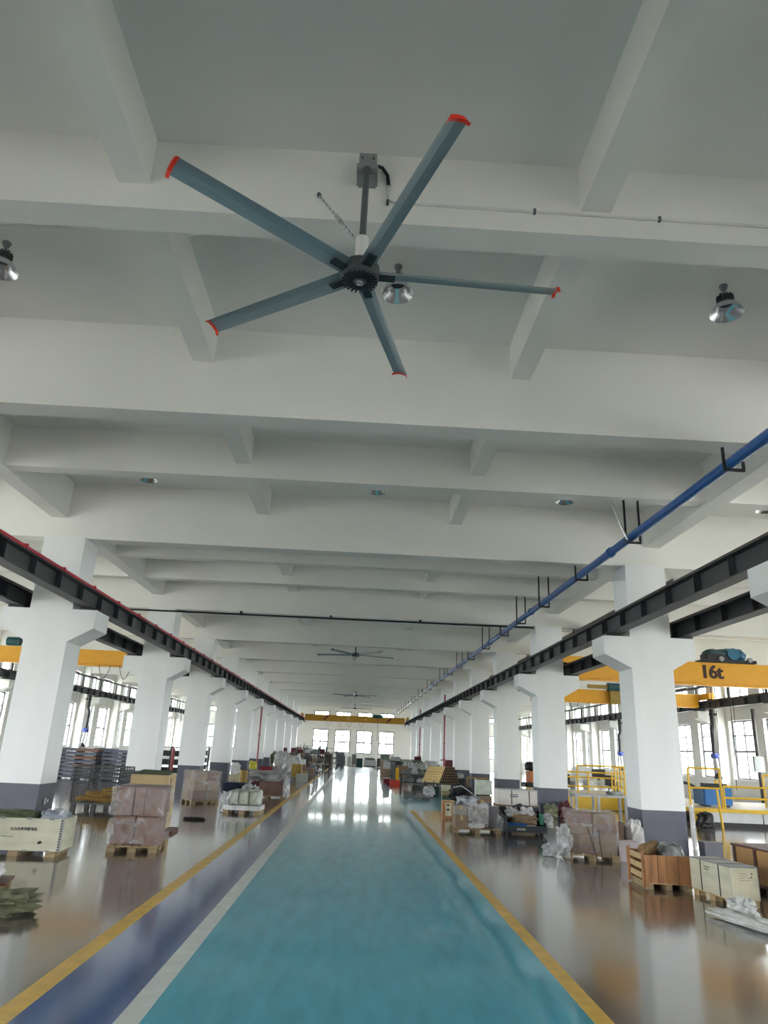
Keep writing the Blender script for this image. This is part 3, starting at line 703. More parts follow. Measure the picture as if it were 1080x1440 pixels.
t = thing('stand', 'small brown stand carrying the yellow bag', 'stand', (-5.05, 37.6, 0)); obj('stand_top', MB().b(-.25, .25, -.2, .2, .42, .45), MAROON, t)
for x in (-.2, .2): obj('leg', MB().b(x-.03, x+.03, -.18, .18, 0, .42), MAROON, t)
# grey tarp load
GT = (-2.86, 25.75, 0); P_ = at(GT, 0, 0, 0)
pallet(GT[0], GT[1], 0, 1.15, .9, 'wooden pallet under the grey tarp covered load on the left', .1)
carton(*P_(.12, 0), .1, .8, .75, .42, 0, CARTP, 'pink carton partly covered by the grey tarp', None)
t = thing('carton', 'dark maroon carton left of the tarp covered pink carton', 'box', (*P_(-.43, 0), .1)); obj('carton_body', MB().b(-.13, .13, -.3, .3, 0, .36), MAROON, t); obj('carton_lid', MB().b(-.135, .135, -.31, .31, .36, .38), MAROON, t)
lumpy('tarp', 'grey tarp draped over the pink carton on the left', 'tarp', *P_(.02, 0), .525, (1.3, 1.0, .33), TARPS, 12, 0, .28, .5, 2.6, 30, 14)
lumpy('plastic_sheet', 'white plastic sheet hanging down beside the tarp covered carton', 'plastic sheet', *P_(.62, -.3), .0, (.22, .4, .62), FILMD, 13, 0, .3, .6, 3)
# far left goods table: (name, label, cat, kind, x, y, z, w, d, h, mat)
def simple_box(name, label, cat, x, y, z, w_, d_, h, m, rz=0, lid=None, feet=True, group=None):
    t = thing(name, label, cat, (x, y, z), rz, group); f = .06 if feet and z == 0 else 0
    obj('body', MB().b(-w_/2, w_/2, -d_/2, d_/2, f, h-.03), m, t)
    obj('lid', MB().b(-w_/2-.012, w_/2+.012, -d_/2-.012, d_/2+.012, h-.03, h), lid or m, t)
    if f:
        for x_ in (-w_/2+.06, w_/2-.06): obj('foot', MB().b(x_-.05, x_+.05, -d_/2, d_/2, 0, f), PALW, t)
    return t
simple_box('tool_chest', 'dark red chest behind the grey tarp load', 'chest', -4.9, 42.2, 0, .7, .5, .55, PRED, lid=MAROON)
lumpy('wrapped_machine', 'silver wrapped lump behind the dark red chest', 'wrapped goods', -4.25, 43.0, 0, (.75, .7, 1.0), SILV, 31, 0, .3, .7, 2.6)
lumpy('wrapped_machine', 'taller silver wrapped load left of the ochre cabinet', 'wrapped goods', -3.35, 40.6, 0, (.9, .8, 1.2), SILV, 37, 0, .28, .7, 2.2)
simple_box('ochre_cabinet', 'ochre metal cabinet in the left row of goods', 'cabinet', -2.95, 38.9, 0, .5, .5, .8, OCHRE)
simple_box('grey_carton', 'pale grey carton in front of the ochre cabinet', 'box', -2.6, 37.9, 0, .56, .4, .36, LGREY, feet=False)
simple_box('grey_carton', 'small grey carton by the ochre cabinet, left of the paler one', 'box', -3.1, 37.6, 0, .3, .3, .22, GREYM, feet=False)
simple_box('kraft_carton', 'kraft carton stack base behind the grey carton on the left', 'box', -2.98, 45.6, 0, .34, .3, .26, CART, feet=False)
simple_box('kraft_carton', 'kraft carton on top of another behind the grey carton on the left', 'box', -2.98, 45.6, .262, .3, .28, .22, CARTB, feet=False)
simple_box('kraft_carton', 'lone brown carton right of the stacked kraft pair', 'box', -2.55, 45.2, 0, .32, .3, .45, CARTB, feet=False)
simple_box('white_tote', 'white tote on the far left goods, brightest among them', 'box', -3.35, 47.6, .6, .5, .3, .3, PLASTW, feet=False)
simple_box('goods_stand', 'brown stand under the white tote', 'stand', -3.35, 47.6, 0, .6, .4, .6, CARTB)
def table(x, y, w_, d_, h, label, m=STEEL, shelf=True, name='work_table', rz=0):
    t = thing(name, label, 'table', (x, y, 0), rz)
    obj('table_top', MB().b(-w_/2, w_/2, -d_/2, d_/2, h-.04, h), m, t)
    for sx in (-1, 1):
        for sy in (-1, 1): obj('leg', MB().b(sx*(w_/2-.04)-.025, sx*(w_/2-.04)+.025, sy*(d_/2-.04)-.025, sy*(d_/2-.04)+.025, 0, h-.04), m, t)
    if shelf: obj('shelf', MB().b(-w_/2+.02, w_/2-.02, -d_/2+.02, d_/2-.02, h*.35, h*.35+.03), m, t)
    return t
table(-2.25, 40.2, .42, .5, .66, 'narrow grey trolley table beside the white line, nearest of the left tables', GREYM)
table(-2.3, 47.5, .5, .6, .66, 'pale trolley table second along the white line', LGREY)
table(-1.72, 45.9, .46, .6, .64, 'dark trolley table touching the white line', STEEL)
for x, y, lab in ((-2.25, 40.2, 'small grey box lying on the nearest trolley table'), (-1.72, 45.9, 'small grey box lying on the dark trolley table')):
    simple_box('parts_box', lab, 'box', x, y, .665 if y < 45 else .645, .3, .3, .1, GREYM, feet=False)
# metal racks far left
def rack(x, y, w_, d_, h, label, n=4, over=.25):
    t = thing('storage_rack', label, 'rack', (x, y, 0))
    for sx in (-1, 1):
        for sy in (-1, 1): obj('rack_post', MB().b(sx*w_/2-.03, sx*w_/2+.03, sy*d_/2-.03, sy*d_/2+.03, 0, h+over*(sy > 0 or sx > 0)), STEEL, t)
    lv = []
    for i in range(n):
        z = .12+(h-.15)*i/(n-1); obj('rack_shelf', MB().b(-w_/2, w_/2, -d_/2, d_/2, z, z+.035), STEEL, t); lv.append(z+.036)
    return lv
nb = ['first', 'second', 'third', 'fourth']
for ri, (x, y, w_, h, nm) in enumerate(((-4.0, 62, 1.9, 1.35, 'nearest'), (-4.2, 70, 1.9, 1.55, 'middle'), (-2.0, 74, 1.6, 1.6, 'rightmost'), (-4.3, 77, 2.0, 1.75, 'farthest'))):
    lv = rack(x, y, w_, .7, h, 'dark steel storage rack far left, %s of the four' % nm)
    for li, z in enumerate(lv[:-1] if ri != 0 else lv):
        nB = 3 if li % 2 else 4
        for b_ in range(nB):
            bw = w_/nB*.72
            o = tag(obj('parts_bin', MB().b(-bw/2, bw/2, -.28, .28, 0, random.uniform(.14, .24)), [GREYM, LGREY, STEEL, CARTB][(b_+li+ri) % 4], loc=(x-w_/2+w_*(b_+.5)/nB, y, z)),
                    '%s bin from the left on the %s shelf of the %s far left rack' % (nb[b_], nb[li], nm), 'bin', 'bins on the %s shelf of the %s rack' % (nb[li], nm))
lumpy('wrapped_machine', 'dark grey wrapped machine at the end of the white line', 'wrapped goods', -1.3, 69.0, 0, (.85, .8, 1.25), mat('wrap_dark', (.11, .11, .115), .4, var=.5, scale=8, bump=.5), 44, 0, .18, .35, 3)
lumpy('wrapped_machine', 'brown covered machine left of the dark grey wrapped machine', 'wrapped goods', -2.35, 67.0, 0, (.8, .8, 1.1), mat('cover_brown', (.09, .07, .065), .6, var=.4), 47, 0, .18, .4, 3)
simple_box('control_cabinet', 'grey control cabinet before the second far window from the right', 'cabinet', -.05, 79, 0, .45, .4, 1.1, GREYM)
simple_box('control_cabinet', 'lower grey control cabinet beside the taller one at the far wall', 'cabinet', -.55, 79.3, 0, .4, .4, .85, LGREY)
simple_box('teal_bin', 'dark teal waste bin at the far end of the lane', 'bin', .48, 72, 0, .6, .5, .8, mat('bin_teal', (.01, .05, .05), .5), feet=False)
t = thing('machine_bed', 'low grey green machine bed at the far end of the lane', 'machine', (1.6, 76.5, 0))
obj('bed', MB().b(-.62, .62, -.5, .5, .06, .62), LGREY, t); obj('bed_top', MB().lump((0, 0, .62), (1.1, .7, .22), 5, amp=.3), GMACH, t); obj('plinth', MB().b(-.58, .58, -.46, .46, 0, .06), STEELB, t)
simple_box('dark_cabinet', 'dark cabinet right of the low machine bed at the far end', 'cabinet', 2.45, 74, 0, .42, .5, .85, STEEL)
# left aisle: shelves, red cabinet doors and a white frame
def shelf_unit(x, y, label, rz=0):
    t = thing('shelf_unit', label, 'shelf', (x, y, 0), rz)
    for sx in (-.4, .4): obj('side', MB().b(sx-.02, sx+.02, -.2, .2, 0, 1.38), STEELB, t)
    for z in (.1, .5, .92, 1.34): obj('board', MB().b(-.38, .38, -.2, .2, z, z+.03), STEEL, t)
    for z in (.13, .53, .95): obj('stored_bin', MB().b(-.3, .3, -.14, .14, z, z+.24), BLACK, t)
shelf_unit(-9.9, 39.0, 'black shelf unit seen between second and third left columns, left one')
shelf_unit(-9.05, 39.0, 'black shelf unit seen between second and third left columns, right one')
shelf_unit(-9.3, 45.8, 'black shelf unit seen between third and fourth left columns')
t = thing('door_frame', 'white framed maroon screen among the far left columns', 'screen', (-7.2, 56.4, 0))
for x in (-.42, .42): obj('post', MB().b(x-.04, x+.04, -.03, .03, 0, 1.75), PLASTW, t)
for z in (.7, 1.7): obj('rail', MB().b(-.38, .38, -.03, .03, z, z+.06), PLASTW, t)
obj('screen_panel', MB().b(-.38, .38, -.01, .01, .76, 1.7), MAROON, t)
for x, y, lab in ((-6.1, 64.5, 'maroon cabinet between far left columns, nearer one'), (-5.9, 72.2, 'maroon cabinet between far left columns, farther one')):
    simple_box('steel_cabinet', lab, 'cabinet', x, y, 0, .5, .5, 1.5, MAROON)

# ================= right side, near to far
# wrapped brown cartons on a pallet
RC = (4.36, 13.95, 0); rz = R(-11); P_ = at(RC, 0, 0, rz)
pallet(RC[0], RC[1], rz, .92, .84, 'wooden pallet under the film wrapped brown cartons beside the nearest right column', .10)
for k in range(4):
    for i in range(2):
        carton(*P_(.03-.205+.41*i, 0), .1+.165*k, .405, .74, .162, rz, CARTB if (k+i) % 3 else CARTP,
               'flat brown carton, %s layer %s, on the film wrapped pallet by the nearest right column' % (['lowest', 'second', 'third', 'top'][k], ['left', 'right'][i]), None)
tag(obj('plastic_wrap', MB().lump((.03, 0, .1), (.9, .82, .70), 7, 32, 14, .05, .15, 4), FILM, loc=RC, rz=rz), 'clear film round the flat brown cartons by the nearest right column', 'plastic wrap')
lumpy('plastic_sheet', 'bunched clear film bulging off the left end of the brown cartons', 'plastic sheet', *P_(-.47, -.3), .02, (.26, .42, .5), FILMD, 23, rz, .3, .7, 2.5)
lumpy('plastic_sheet', 'clear film scrap on the floor left of the brown cartons pallet', 'plastic sheet', *P_(-.72, -.15), 0, (.25, .3, .2), FILMD, 29, rz, .4, .7, 3)
t = thing('strap', 'black packing strap slanting over the flat brown cartons', 'strap', (RC[0], RC[1], 0), rz)
obj('strap_band', MB().tube([(-.07, -.43, .55), (0, -.435, .3), (.08, -.44, .02)], .008, 5).tube([(.12, -.43, .5), (.14, -.435, .25), (.16, -.44, .03)], .007, 5), BLACK, t)
for x, lab in ((4.87, 'lilac carton on the floor at the column foot, left of the two'), (5.06, 'lilac carton on the floor at the column foot, right of the two')):
    carton(x, 13.7, 0, .185, .3, .33, R(-4), PINKB, lab, None)
# goods behind the cartons
simple_box('olive_carton', 'olive carton behind the wrapped brown cartons', 'box', 5.0, 14.55, 0, .35, .3, .55, CARTB, feet=False)
lumpy('plastic_bag', 'white plastic bag at the foot of the nearest right column', 'bag', 5.38, 14.4, .0, (.3, .3, .62), SACK, 33, 0, .3)
lumpy('rubber_scrap', 'black rubber bundle between the brown cartons and the column', 'scrap', 5.25, 14.9, 0, (.3, .3, .5), BLACK, 34, 0, .3)
# open plank crate with roll and bag
WO = (4.51, 11.2, 0); rz = R(-3); P_ = at(WO, 0, 0, rz); w2, d2, zb, zt = .32, .36, .085, .44
t = thing('wooden_crate', 'open orange plank crate with a brown roll inside, near the right picture edge', 'crate', (WO[0], WO[1], 0), rz)
for i in range(2):
    for k in range(2):
        obj('plank', MB().b(-w2+.045+.285*i+.142*k, -w2+.045+.285*i+.142*k+(.133 if k == 0 else .128), -d2, -d2+.018, zb, zt), PLANK, t)
for x in (-w2, w2-.045, -.02): obj('crate_post', MB().b(x, x+.042, -d2-.012, -d2, zb-.05, zt) if x != -.02 else MB().b(x, x+.03, -d2-.01, -d2, zb, zt), PLANK, t)
for z in (.12, .24, .36): obj('slat', MB().b(-w2, -w2+.016, -d2+.02, d2, z, z+.075), WOOD, t); obj('slat', MB().b(w2-.016, w2, -d2+.02, d2, z, z+.075), WOOD, t)
for y in (-d2+.02, d2-.05): obj('crate_post', MB().b(-w2-.03, -w2, y, y+.045, .02, zt+.04), PLANK, t)
obj('back_panel', MB().b(-w2+.017, w2-.017, d2-.016, d2, zb, zt), PLANK, t); obj('crate_floor', MB().b(-w2, w2, -d2+.02, d2-.016, zb-.015, zb), WOOD, t)
for x in (-.26, 0, .26): obj('skid', MB().b(x-.04, x+.04, -d2-.01, d2, 0, zb-.015), PALW, t)
obj('gap_shade', MB().b(-w2+.02, w2-.02, -d2+.02, -d2+.024, zb, zt-.01), DWOOD, t)  # dark sheet added behind the planks, stands in for shade in their gaps
tag(obj('paper_roll', MB().tube([(*P_(-.24, -.08), .47), (*P_(-.0, .1), .51)], .085, 16), mat('roll_brown', (.22, .13, .05), .7, var=.3, scale=12)), 'brown roll lying in the open plank crate', 'roll')
lumpy('plastic_bag', 'white plastic bag with dark contents in the open plank crate', 'bag', *P_(.16, -.02), .33, (.32, .36, .25), mat('bag_mixed', (.06, .07, .06), .3, var=.9, scale=4, bump=.5, bscale=10, col2=(.62, .64, .64)), 18, rz, .2)
# long cream plywood crate seen end on
LC = (5.0, 10.28, 0); rz = R(6); P_ = at(LC, 0, 0, rz)
t = thing('plywood_crate', 'long cream plywood crate with black straps on skids, near the right picture edge', 'crate', LC, rz); w2, d2, zb, zt = .195, .46, .095, .455
obj('end_panel', MB().b(-w2, w2, -d2, -d2+.012, zb, zt), PLYR, t); obj('end_panel', MB().b(-w2, w2, d2-.012, d2, zb, zt), PLYR, t)
for s in (-1, 1): obj('side_panel', MB().b(s*w2-.012*(s > 0), s*w2+.012*(s < 0), -d2+.012, d2-.012, zb, zt), PLYW, t)
obj('lid', MB().b(-w2-.006, w2+.006, -d2-.006, d2+.006, zt, zt+.014), mat('lid_grey', (.22, .22, .21), .4), t)
obj('bottom_panel', MB().b(-w2, w2, -d2, d2, zb-.012, zb), PLYR, t)
for y in (-.22, .2): obj('strap_band', MB().b(-w2-.004, -w2, y-.01, y+.01, zb-.012, zt+.014).b(-w2-.004, w2+.004, y-.01, y+.01, zt+.014, zt+.017), BLACK, t)
for x in (-w2, w2-.01): obj('edge_strip', MB().b(x, x+.01, -d2-.004, -d2, zb, zt), LGREY, t)
for y in (-.38, -.02, .36):
    for x in (-.14, .14): obj('skid_block', MB().b(x-.05, x+.05, y-.06, y+.06, 0, zb-.03), WOOD, t)
for x in (-.14, .14): obj('skid', MB().b(x-.05, x+.05, -d2, d2, zb-.03, zb-.012), WOOD, t)
for i, wdt in enumerate((.1, .12, .16, .14)): obj('print_line', MB().b(-.06, -.06+wdt, -d2-.001, -d2, .385-i*.026, .389-i*.026), mat('stamp_ink', (.22, .15, .10), .8), t)
for x in (.09, .10): obj('print_mark', MB().b(x, x+.02, -d2-.001, -d2, .34+(x-.09)*4, .355+(x-.09)*4), INK, t)
for i in range(2): obj('print_line', MB().b(-w2-.0012, -w2-.0002, -.02+.03*i, .12, .385-i*.03, .395-i*.03), INK, t)
# framed brown crate at the right edge
BC = (6.22, 10.85, 0); rz = R(-82); P_ = at(BC, 0, 0, rz)
t = thing('framed_crate', 'dark framed crate with ochre plywood panels, cut by the right edge', 'crate', BC, rz); w2, d2, zt = .72, .33, .58
obj('crate_body', MB().b(-w2+.01, w2-.01, -d2+.012, d2-.012, .10, zt-.03), PLYO, t)
obj('lid', MB().b(-w2-.02, w2+.02, -d2-.02, d2+.02, zt-.03, zt), DWOOD, t)
for x in (-w2, -.26, .22, w2-.05):
    obj('frame_post', MB().b(x, x+.05, -d2-.006, -d2+.012, .06, zt-.03), DWOOD, t); obj('frame_post', MB().b(x, x+.05, d2-.012, d2+.006, .06, zt-.03), DWOOD, t)
obj('bottom_rail', MB().b(-w2, w2, -d2, d2, .06, .10), DWOOD, t)
for x in (-.6, 0, .6): obj('skid', MB().b(x-.06, x+.06, -d2, d2, 0, .06), DWOOD, t)
tag(obj('leather_roll', MB().tube([(*P_(.2, -.2), zt+.05), (*P_(.5, -.12), zt+.05)], .05, 10), LEATHER), 'brown leather roll lying on the dark framed crate', 'roll')
simple_box('grey_box', 'plain grey box standing behind the long cream crate', 'box', 6.82, 14.4, 0, .34, .25, .3, mat('box_slate', (.12, .12, .15), .5), feet=False)
# white plastic sheet strip on the floor
lumpy('plastic_sheet', 'long twisted strip of white plastic sheet lying on the floor, lower right', 'plastic sheet', 4.62, 8.3, 0, (.22, 1.9, .1), mat('sheet_white', (.66, .67, .66), .25, var=.25, scale=6, bump=.7, bscale=10), 41, R(16), .35, .6, 3, 26, 40)
lumpy('plastic_sheet', 'pointed crumpled head end of white plastic near the cream crate', 'plastic sheet', 4.66, 9.18, 0, (.2, .34, .22), MATS['sheet_white'], 43, R(20), .4, .8, 3)
# charcoal cart with rubbish
CA = (3.93, 17.45, 0); P_ = at(CA, 0, 0, 0)
t = thing('tipping_cart', 'charcoal tub cart full of packing rubbish, white letters on its front', 'cart', CA); w2, d2 = .47, .38
obj('tub_front', MB().b(-w2, w2, -d2, -d2+.02, .07, .21), GREYT, t); obj('tub_back', MB().b(-w2, w2, d2-.02, d2, .07, .55), GREYT, t)
for s in (-1, 1): obj('tub_side', MB().prism([(-d2+.02, .07), (d2-.02, .07), (d2-.02, .5), (-d2+.02, .36 if s < 0 else .22)], s*w2-.02*(s > 0), s*w2+.02*(s < 0), 'x'), GREYT, t)
obj('tub_floor', MB().b(-w2+.02, w2-.02, -d2+.02, d2-.02, .07, .09), GREYT, t)
obj('front_post', MB().b(-w2, -w2+.035, -d2-.02, -d2, .0, .42), GREYT, t)
for x in (-.38, .38): obj('caster', MB().tube([(x-.03, .25, .04), (x+.03, .25, .04)], .035, 10), BLACK, t)
for x in (-.36, .36): obj('front_foot', MB().b(x-.03, x+.03, -.3, -.2, 0, .07), BLACK, t)
text('cart_lettering', 'JMASUWG.', .05, INKW, (-.12, -d2-.002, .135), (R(90), 0, 0), t, sx=.8, bold=.002, shear=.3)
simple_box('blue_carton', 'flat bright blue carton at the front of the tub cart', 'box', *P_(-.2, -.2), .092, .42, .28, .16, PBLUE, feet=False)
simple_box('label_box', 'navy box with white print beside the blue carton in the tub cart', 'box', *P_(.13, -.26), .092, .2, .16, .12, NAVY, lid=PLASTW, feet=False)
lumpy('brown_paper', 'crumpled brown paper sheet in the tub cart', 'paper', *P_(.02, -.05), .2, (.62, .44, .22), PAPER, 51, R(-8), .3, .6, 2.5)
lumpy('plastic_bag', 'bright white plastic bag on top of the tub cart load', 'bag', *P_(.12, .08), .3, (.32, .3, .26), SACK, 53, 0, .35)
lumpy('plastic_bag', 'grey plastic bag at the left of the tub cart load', 'bag', *P_(-.22, .1), .3, (.3, .3, .26), SILV, 55, 0, .35)
lumpy('rubber_scrap', 'black foam scrap at the back of the tub cart load', 'scrap', *P_(0, .25), .3, (.5, .2, .28), BLACK, 57, 0, .35)
lumpy('plastic_sheet', 'clear film hanging off the right side of the tub cart', 'plastic sheet', *P_(.56, -.1), .17, (.2, .35, .28), FILMD, 59, 0, .4, .8, 3)
tag(obj('green_can', MB().lathe([(0, 0), (.05, 0), (.05, .2), (.04, .22), (0, .22)], n=14), GREENL, loc=(*P_(.37, -.25), .24)), 'green can at the right side of the tub cart', 'can')
# white strapped crate on brown cartons behind the cart
simple_box('kraft_carton', 'wide brown carton carrying the white strapped crate behind the cart', 'box', 4.05, 18.75, 0, 1.0, .6, .55, CARTB)
t = thing('strapped_crate', 'white crate with two black straps and a small label behind the cart', 'crate', (4.05, 18.75, .55))
obj('crate_body', MB().b(-.48, .48, -.3, .3, 0, .33), mat('crate_white', (.66, .62, .58), .5), t); obj('lid', MB().b(-.49, .49, -.31, .31, .33, .35), LGREY, t)
for x in (-.15, .28): obj('strap_band', MB().b(x-.01, x+.01, -.304, -.3, 0, .35), BLACK, t)
obj('label_plate', MB().b(-.2, 0, -.303, -.3, .18, .24), GREYT, t)
for i in range(4): obj('label_text', MB().b(-.19+.047*i, -.16+.047*i, -.305, -.303, .2, .225), INKW, t)
# wrapped mixed pallet left of the cart
MP = (2.85, 17.62, 0); P_ = at(MP, 0, 0, 0)
pallet(MP[0], MP[1], 0, 1.08, .78, 'wooden pallet under the mixed film wrapped goods left of the cart', .1)
carton(*P_(-.36, -.12), .1, .3, .45, .26, R(2), CARTB, 'lower brown carton at the left end of the mixed pallet', CART)
carton(*P_(-.36, -.12), .362, .3, .45, .2, R(-2), mat('carton_grey', (.32, .30, .26), .6, var=.2), 'upper greyish carton at the left end of the mixed pallet', CART)
carton(*P_(.02, .1), .1, .42, .45, .42, 0, CARTB, 'brown carton in the middle of the mixed pallet', CART)
carton(*P_(.17, .12), .522, .3, .3, .16, 0, CARTB, 'small brown carton on top of the mixed pallet', CART)
lumpy('plastic_sheet', 'grey film heap over the middle of the mixed pallet', 'plastic sheet', *P_(.03, -.22), .12, (.5, .3, .5), FILMD, 61, 0, .3, .6, 2.5, 26, 14)
lumpy('plastic_bag', 'flat white plastic bag at the front of the mixed pallet', 'bag', *P_(-.02, -.34), .1, (.36, .14, .1), SACK, 63, 0, .25)
lumpy('plastic_sheet', 'blue tinted film bunch on top of the mixed pallet', 'plastic sheet', *P_(-.12, .1), .53, (.5, .4, .2), mat('film_blue', (.26, .30, .40), .3, var=.6, scale=6, bump=.6, col2=(.6, .62, .66)), 65, 0, .4, .6, 3)
simple_box('grey_cabinet', 'small grey cabinet on the right end of the mixed pallet', 'cabinet', *P_(.4, .05), .1, .26, .35, .46, mat('cabinet_lilac_grey', (.22, .21, .24), .4), feet=False)
lumpy('plastic_sheet', 'clear film bunch between the mixed pallet and the cart', 'plastic sheet', *P_(.56, -.2), 0, (.22, .3, .36), FILMD, 67, 0, .4, .8, 3)
t = thing('frame_crate', 'small brown framed crate with a cream panel left of the mixed pallet', 'crate', (2.6, 20.6, 0))
obj('crate_body', MB().b(-.16, .16, -.14, .14, .0, .44), PLANK, t); obj('panel', MB().b(-.085, .085, -.147, -.14, .08, .4), PLYR, t)
for z in (.33, .22): obj('slot', MB().b(-.05, .03, -.15, -.147, z, z+.04), INK, t)
obj('lid', MB().b(-.17, .17, -.15, .15, .44, .46), WOOD, t)
# goods behind: white panel, black heap, cartons
t = thing('panel_board', 'white framed board leaning in front of the third right column', 'board', (4.75, 27.4, 0), R(2))
obj('board', MB().b(-.3, .3, -.03, .0, .3, .80), mat('board_greenish', (.55, .57, .48), .5, var=.2, scale=5), t)
for x in (-.32, .29): obj('frame', MB().b(x, x+.03, -.04, .01, .25, .83), PLASTW, t)
obj('stand', MB().b(-.32, .32, .0, .3, 0, .25), CARTB, t); obj('prop', MB().b(-.25, .25, .05, .25, .25, .6), STEEL, t)
t = thing('ochre_trestle', 'ochre upright frame behind the white framed board', 'frame', (4.6, 28.3, 0)); obj('frame_bar', MB().b(-.32, .5, -.02, .02, .8, .85), OCHRE, t)
for x in (-.32, .45): obj('frame_leg', MB().b(x, x+.05, -.02, .02, 0, .8), OCHRE, t)
lumpy('scrap_heap', 'black heap of scrap parts left of the white framed board', 'scrap', 4.0, 27.9, 0, (.8, .6, .55), mat('scrap_black', (.02, .012, .014), .4, var=.8, scale=9, bump=.5), 71, 0, .3)
t = thing('bent_tube', 'pale bent tube lying over the black scrap heap', 'tube', (0, 0, 0)); obj('tube_body', MB().tube([(3.65, 27.5, .5), (3.95, 27.45, .56), (4.2, 27.4, .42), (4.35, 27.35, .3)], .022, 6), LGREY, t)
for k, (z, h, m_, lab) in enumerate(((0, .14, GMACH, 'lowest grey green carton of the small stack by the scrap heap'), (.142, .16, CART, 'middle kraft carton of the small stack by the scrap heap'), (.304, .2, PLYR, 'top cream carton of the small stack by the scrap heap'))):
    simple_box('small_carton', lab, 'box', 3.58, 29.0, z, .32, .32, h, m_, feet=False)
# tube rack
table(3.5, 30.9, 1.3, .8, .5, 'slate steel table carrying the heap of yellow tubes', mat('rack_slate', (.06, .075, .095), .45))
rows = [10, 9, 8, 7, 6, 5]; tid = 0
ax = Vector((.62, -.78, 0)).normalized(); pv = Vector((.78, .62, 0))
tb = MB(); tb.tube([(-.5, 0, 0), (.5, 0, 0)], .058, 10, False)
tbm = tb.mesh('tube_wall'); tbm.materials.append(TUBEY)
hol = MB().lathe([(0, -.02), (.035, -.02), (.04, 0), (.058, .001)], n=10); hol.v = [(.5+_, y, z) for y, z, _ in [(a, b, c) for a, b, c in hol.v]]; holm = hol.mesh('tube_bore'); holm.materials.append(TUBED)
for ri, nn in enumerate(rows):
    for k in range(nn):
        off = (k-(nn-1)/2)*.12; p = Vector((3.62, 31.0, .56+ri*.104))+pv*off
        t = thing('paper_tube', 'yellow paper tube, %s row of the heap, %s from its front' % (['lowest', 'second', 'third', 'fourth', 'fifth', 'top'][ri], ['first', 'second', 'third', 'fourth', 'fifth', 'sixth', 'seventh', 'eighth', 'ninth', 'tenth'][k]), 'tube', p, math.atan2(ax.y, ax.x), 'yellow tubes heaped on the slate table')
        link('tube_wall', tbm, None, t); link('tube_bore', holm, None, t)
lumpy('plastic_bag', 'round clear plastic bag on the low pallet in the crossing lane', 'bag', 2.85, 28.25, .10, (.42, .4, .36), FILMD, 73, 0, .2)
pallet(2.47, 28.2, 0, 1.12, .7, 'empty low grey pallet in the crossing lane under a clear bag', .1, GREYM)
simple_box('green_bin', 'dark green bin beside the slate table', 'bin', 3.3, 29.9, 0, .2, .3, .4, mat('bin_green', (.03, .07, .065), .5), feet=False)
t = thing('step_ladder', 'small grey steel step stand before the slate table', 'ladder', (2.98, 29.5, 0))
for x in (-.18, .18): obj('rail', MB().b(x-.015, x+.015, -.02, .02, 0, .62), STEEL, t)
for z in (.15, .33, .5): obj('step', MB().b(-.165, .165, -.05, .05, z, z+.025), STEEL, t)
# machine parts table and boxes farther on
table(2.95, 36.8, 1.35, .7, .62, 'dark steel table of machine parts beyond the yellow tubes', STEEL)
for i, (x, y, z, w_, d_, h, m_, lab) in enumerate(((2.6, 36.8, .62, .4, .4, .22, GREYM, 'grey casting at the left of the machine parts table'), (3.0, 36.9, .62, .3, .35, .3, LGREY, 'pale casting in the middle of the machine parts table'), (3.35, 36.8, .62, .3, .4, .2, GMACH, 'greenish casting at the right of the machine parts table'),
                                      (2.7, 36.8, .26, .5, .4, .25, GREYM, 'grey gearbox on the lower shelf of the parts table'), (3.3, 36.8, .26, .4, .4, .2, LGREY, 'pale gearbox on the lower shelf of the parts table'))):
    tag(obj('machine_part', MB().b(-w_/2, w_/2, -d_/2, d_/2, 0, h*.6).tube([(-w_*.3, 0, h*.6), (w_*.3, 0, h*.6)], h*.38, 10), m_, loc=(x, y, z)), lab, 'machine part')
simple_box('red_crate', 'orange red crate on the floor by the lane edge, right side', 'crate', 2.12, 38.4, 0, .48, .4, .25, REDO, feet=False)
simple_box('red_white_box', 'small box with white lid and red body left of the orange red crate', 'box', 1.76, 40.0, 0, .34, .3, .28, PRED, lid=PLASTW, feet=False)
t = thing('yellow_post', 'ochre yellow upright post behind the orange red crate', 'post', (2.55, 44, 0)); obj('post', MB().b(-.09, .09, -.09, .09, .05, .72), YEL2, t); obj('post_base', MB().b(-.14, .14, -.14, .14, 0, .05), STEEL, t)
simple_box('kraft_carton', 'brown carton under a paler one at the lane edge, right far side', 'box', 1.92, 44.6, 0, .5, .5, .62, CARTB, feet=False)
simple_box('grey_carton', 'pale grey carton on the brown carton at the lane edge, right far side', 'box', 1.95, 44.6, .622, .4, .4, .4, LGREY, feet=False)
simple_box('green_cabinet', 'grey green machine cabinet rising above the far right boxes', 'cabinet', 2.72, 67, 0, .8, .7, 1.35, GMACH)
simple_box('beige_box', 'beige crate beside the lane at the far right', 'crate', 2.25, 56.5, 0, .55, .5, .95, CARTB, lid=LGREY)
t = thing('long_machine', 'long pale green machine along the far right columns', 'machine', (4.3, 66.5, 0))
obj('machine_bed', MB().b(-1.1, 1.1, -.5, .5, .1, .7), GMACH, t); obj('guide_cover', MB().b(-1.15, 1.15, -.4, .4, .7, .95), mat('machine_pale_green', (.22, .27, .22), .5), t)
for x in (-.8, 0, .8): obj('foot', MB().b(x-.12, x+.12, -.45, .45, 0, .1), STEELB, t)
t = thing('machine_bed', 'cluttered grey machine bed between the lane and the farther riser', 'machine', (4.0, 50.5, 0))
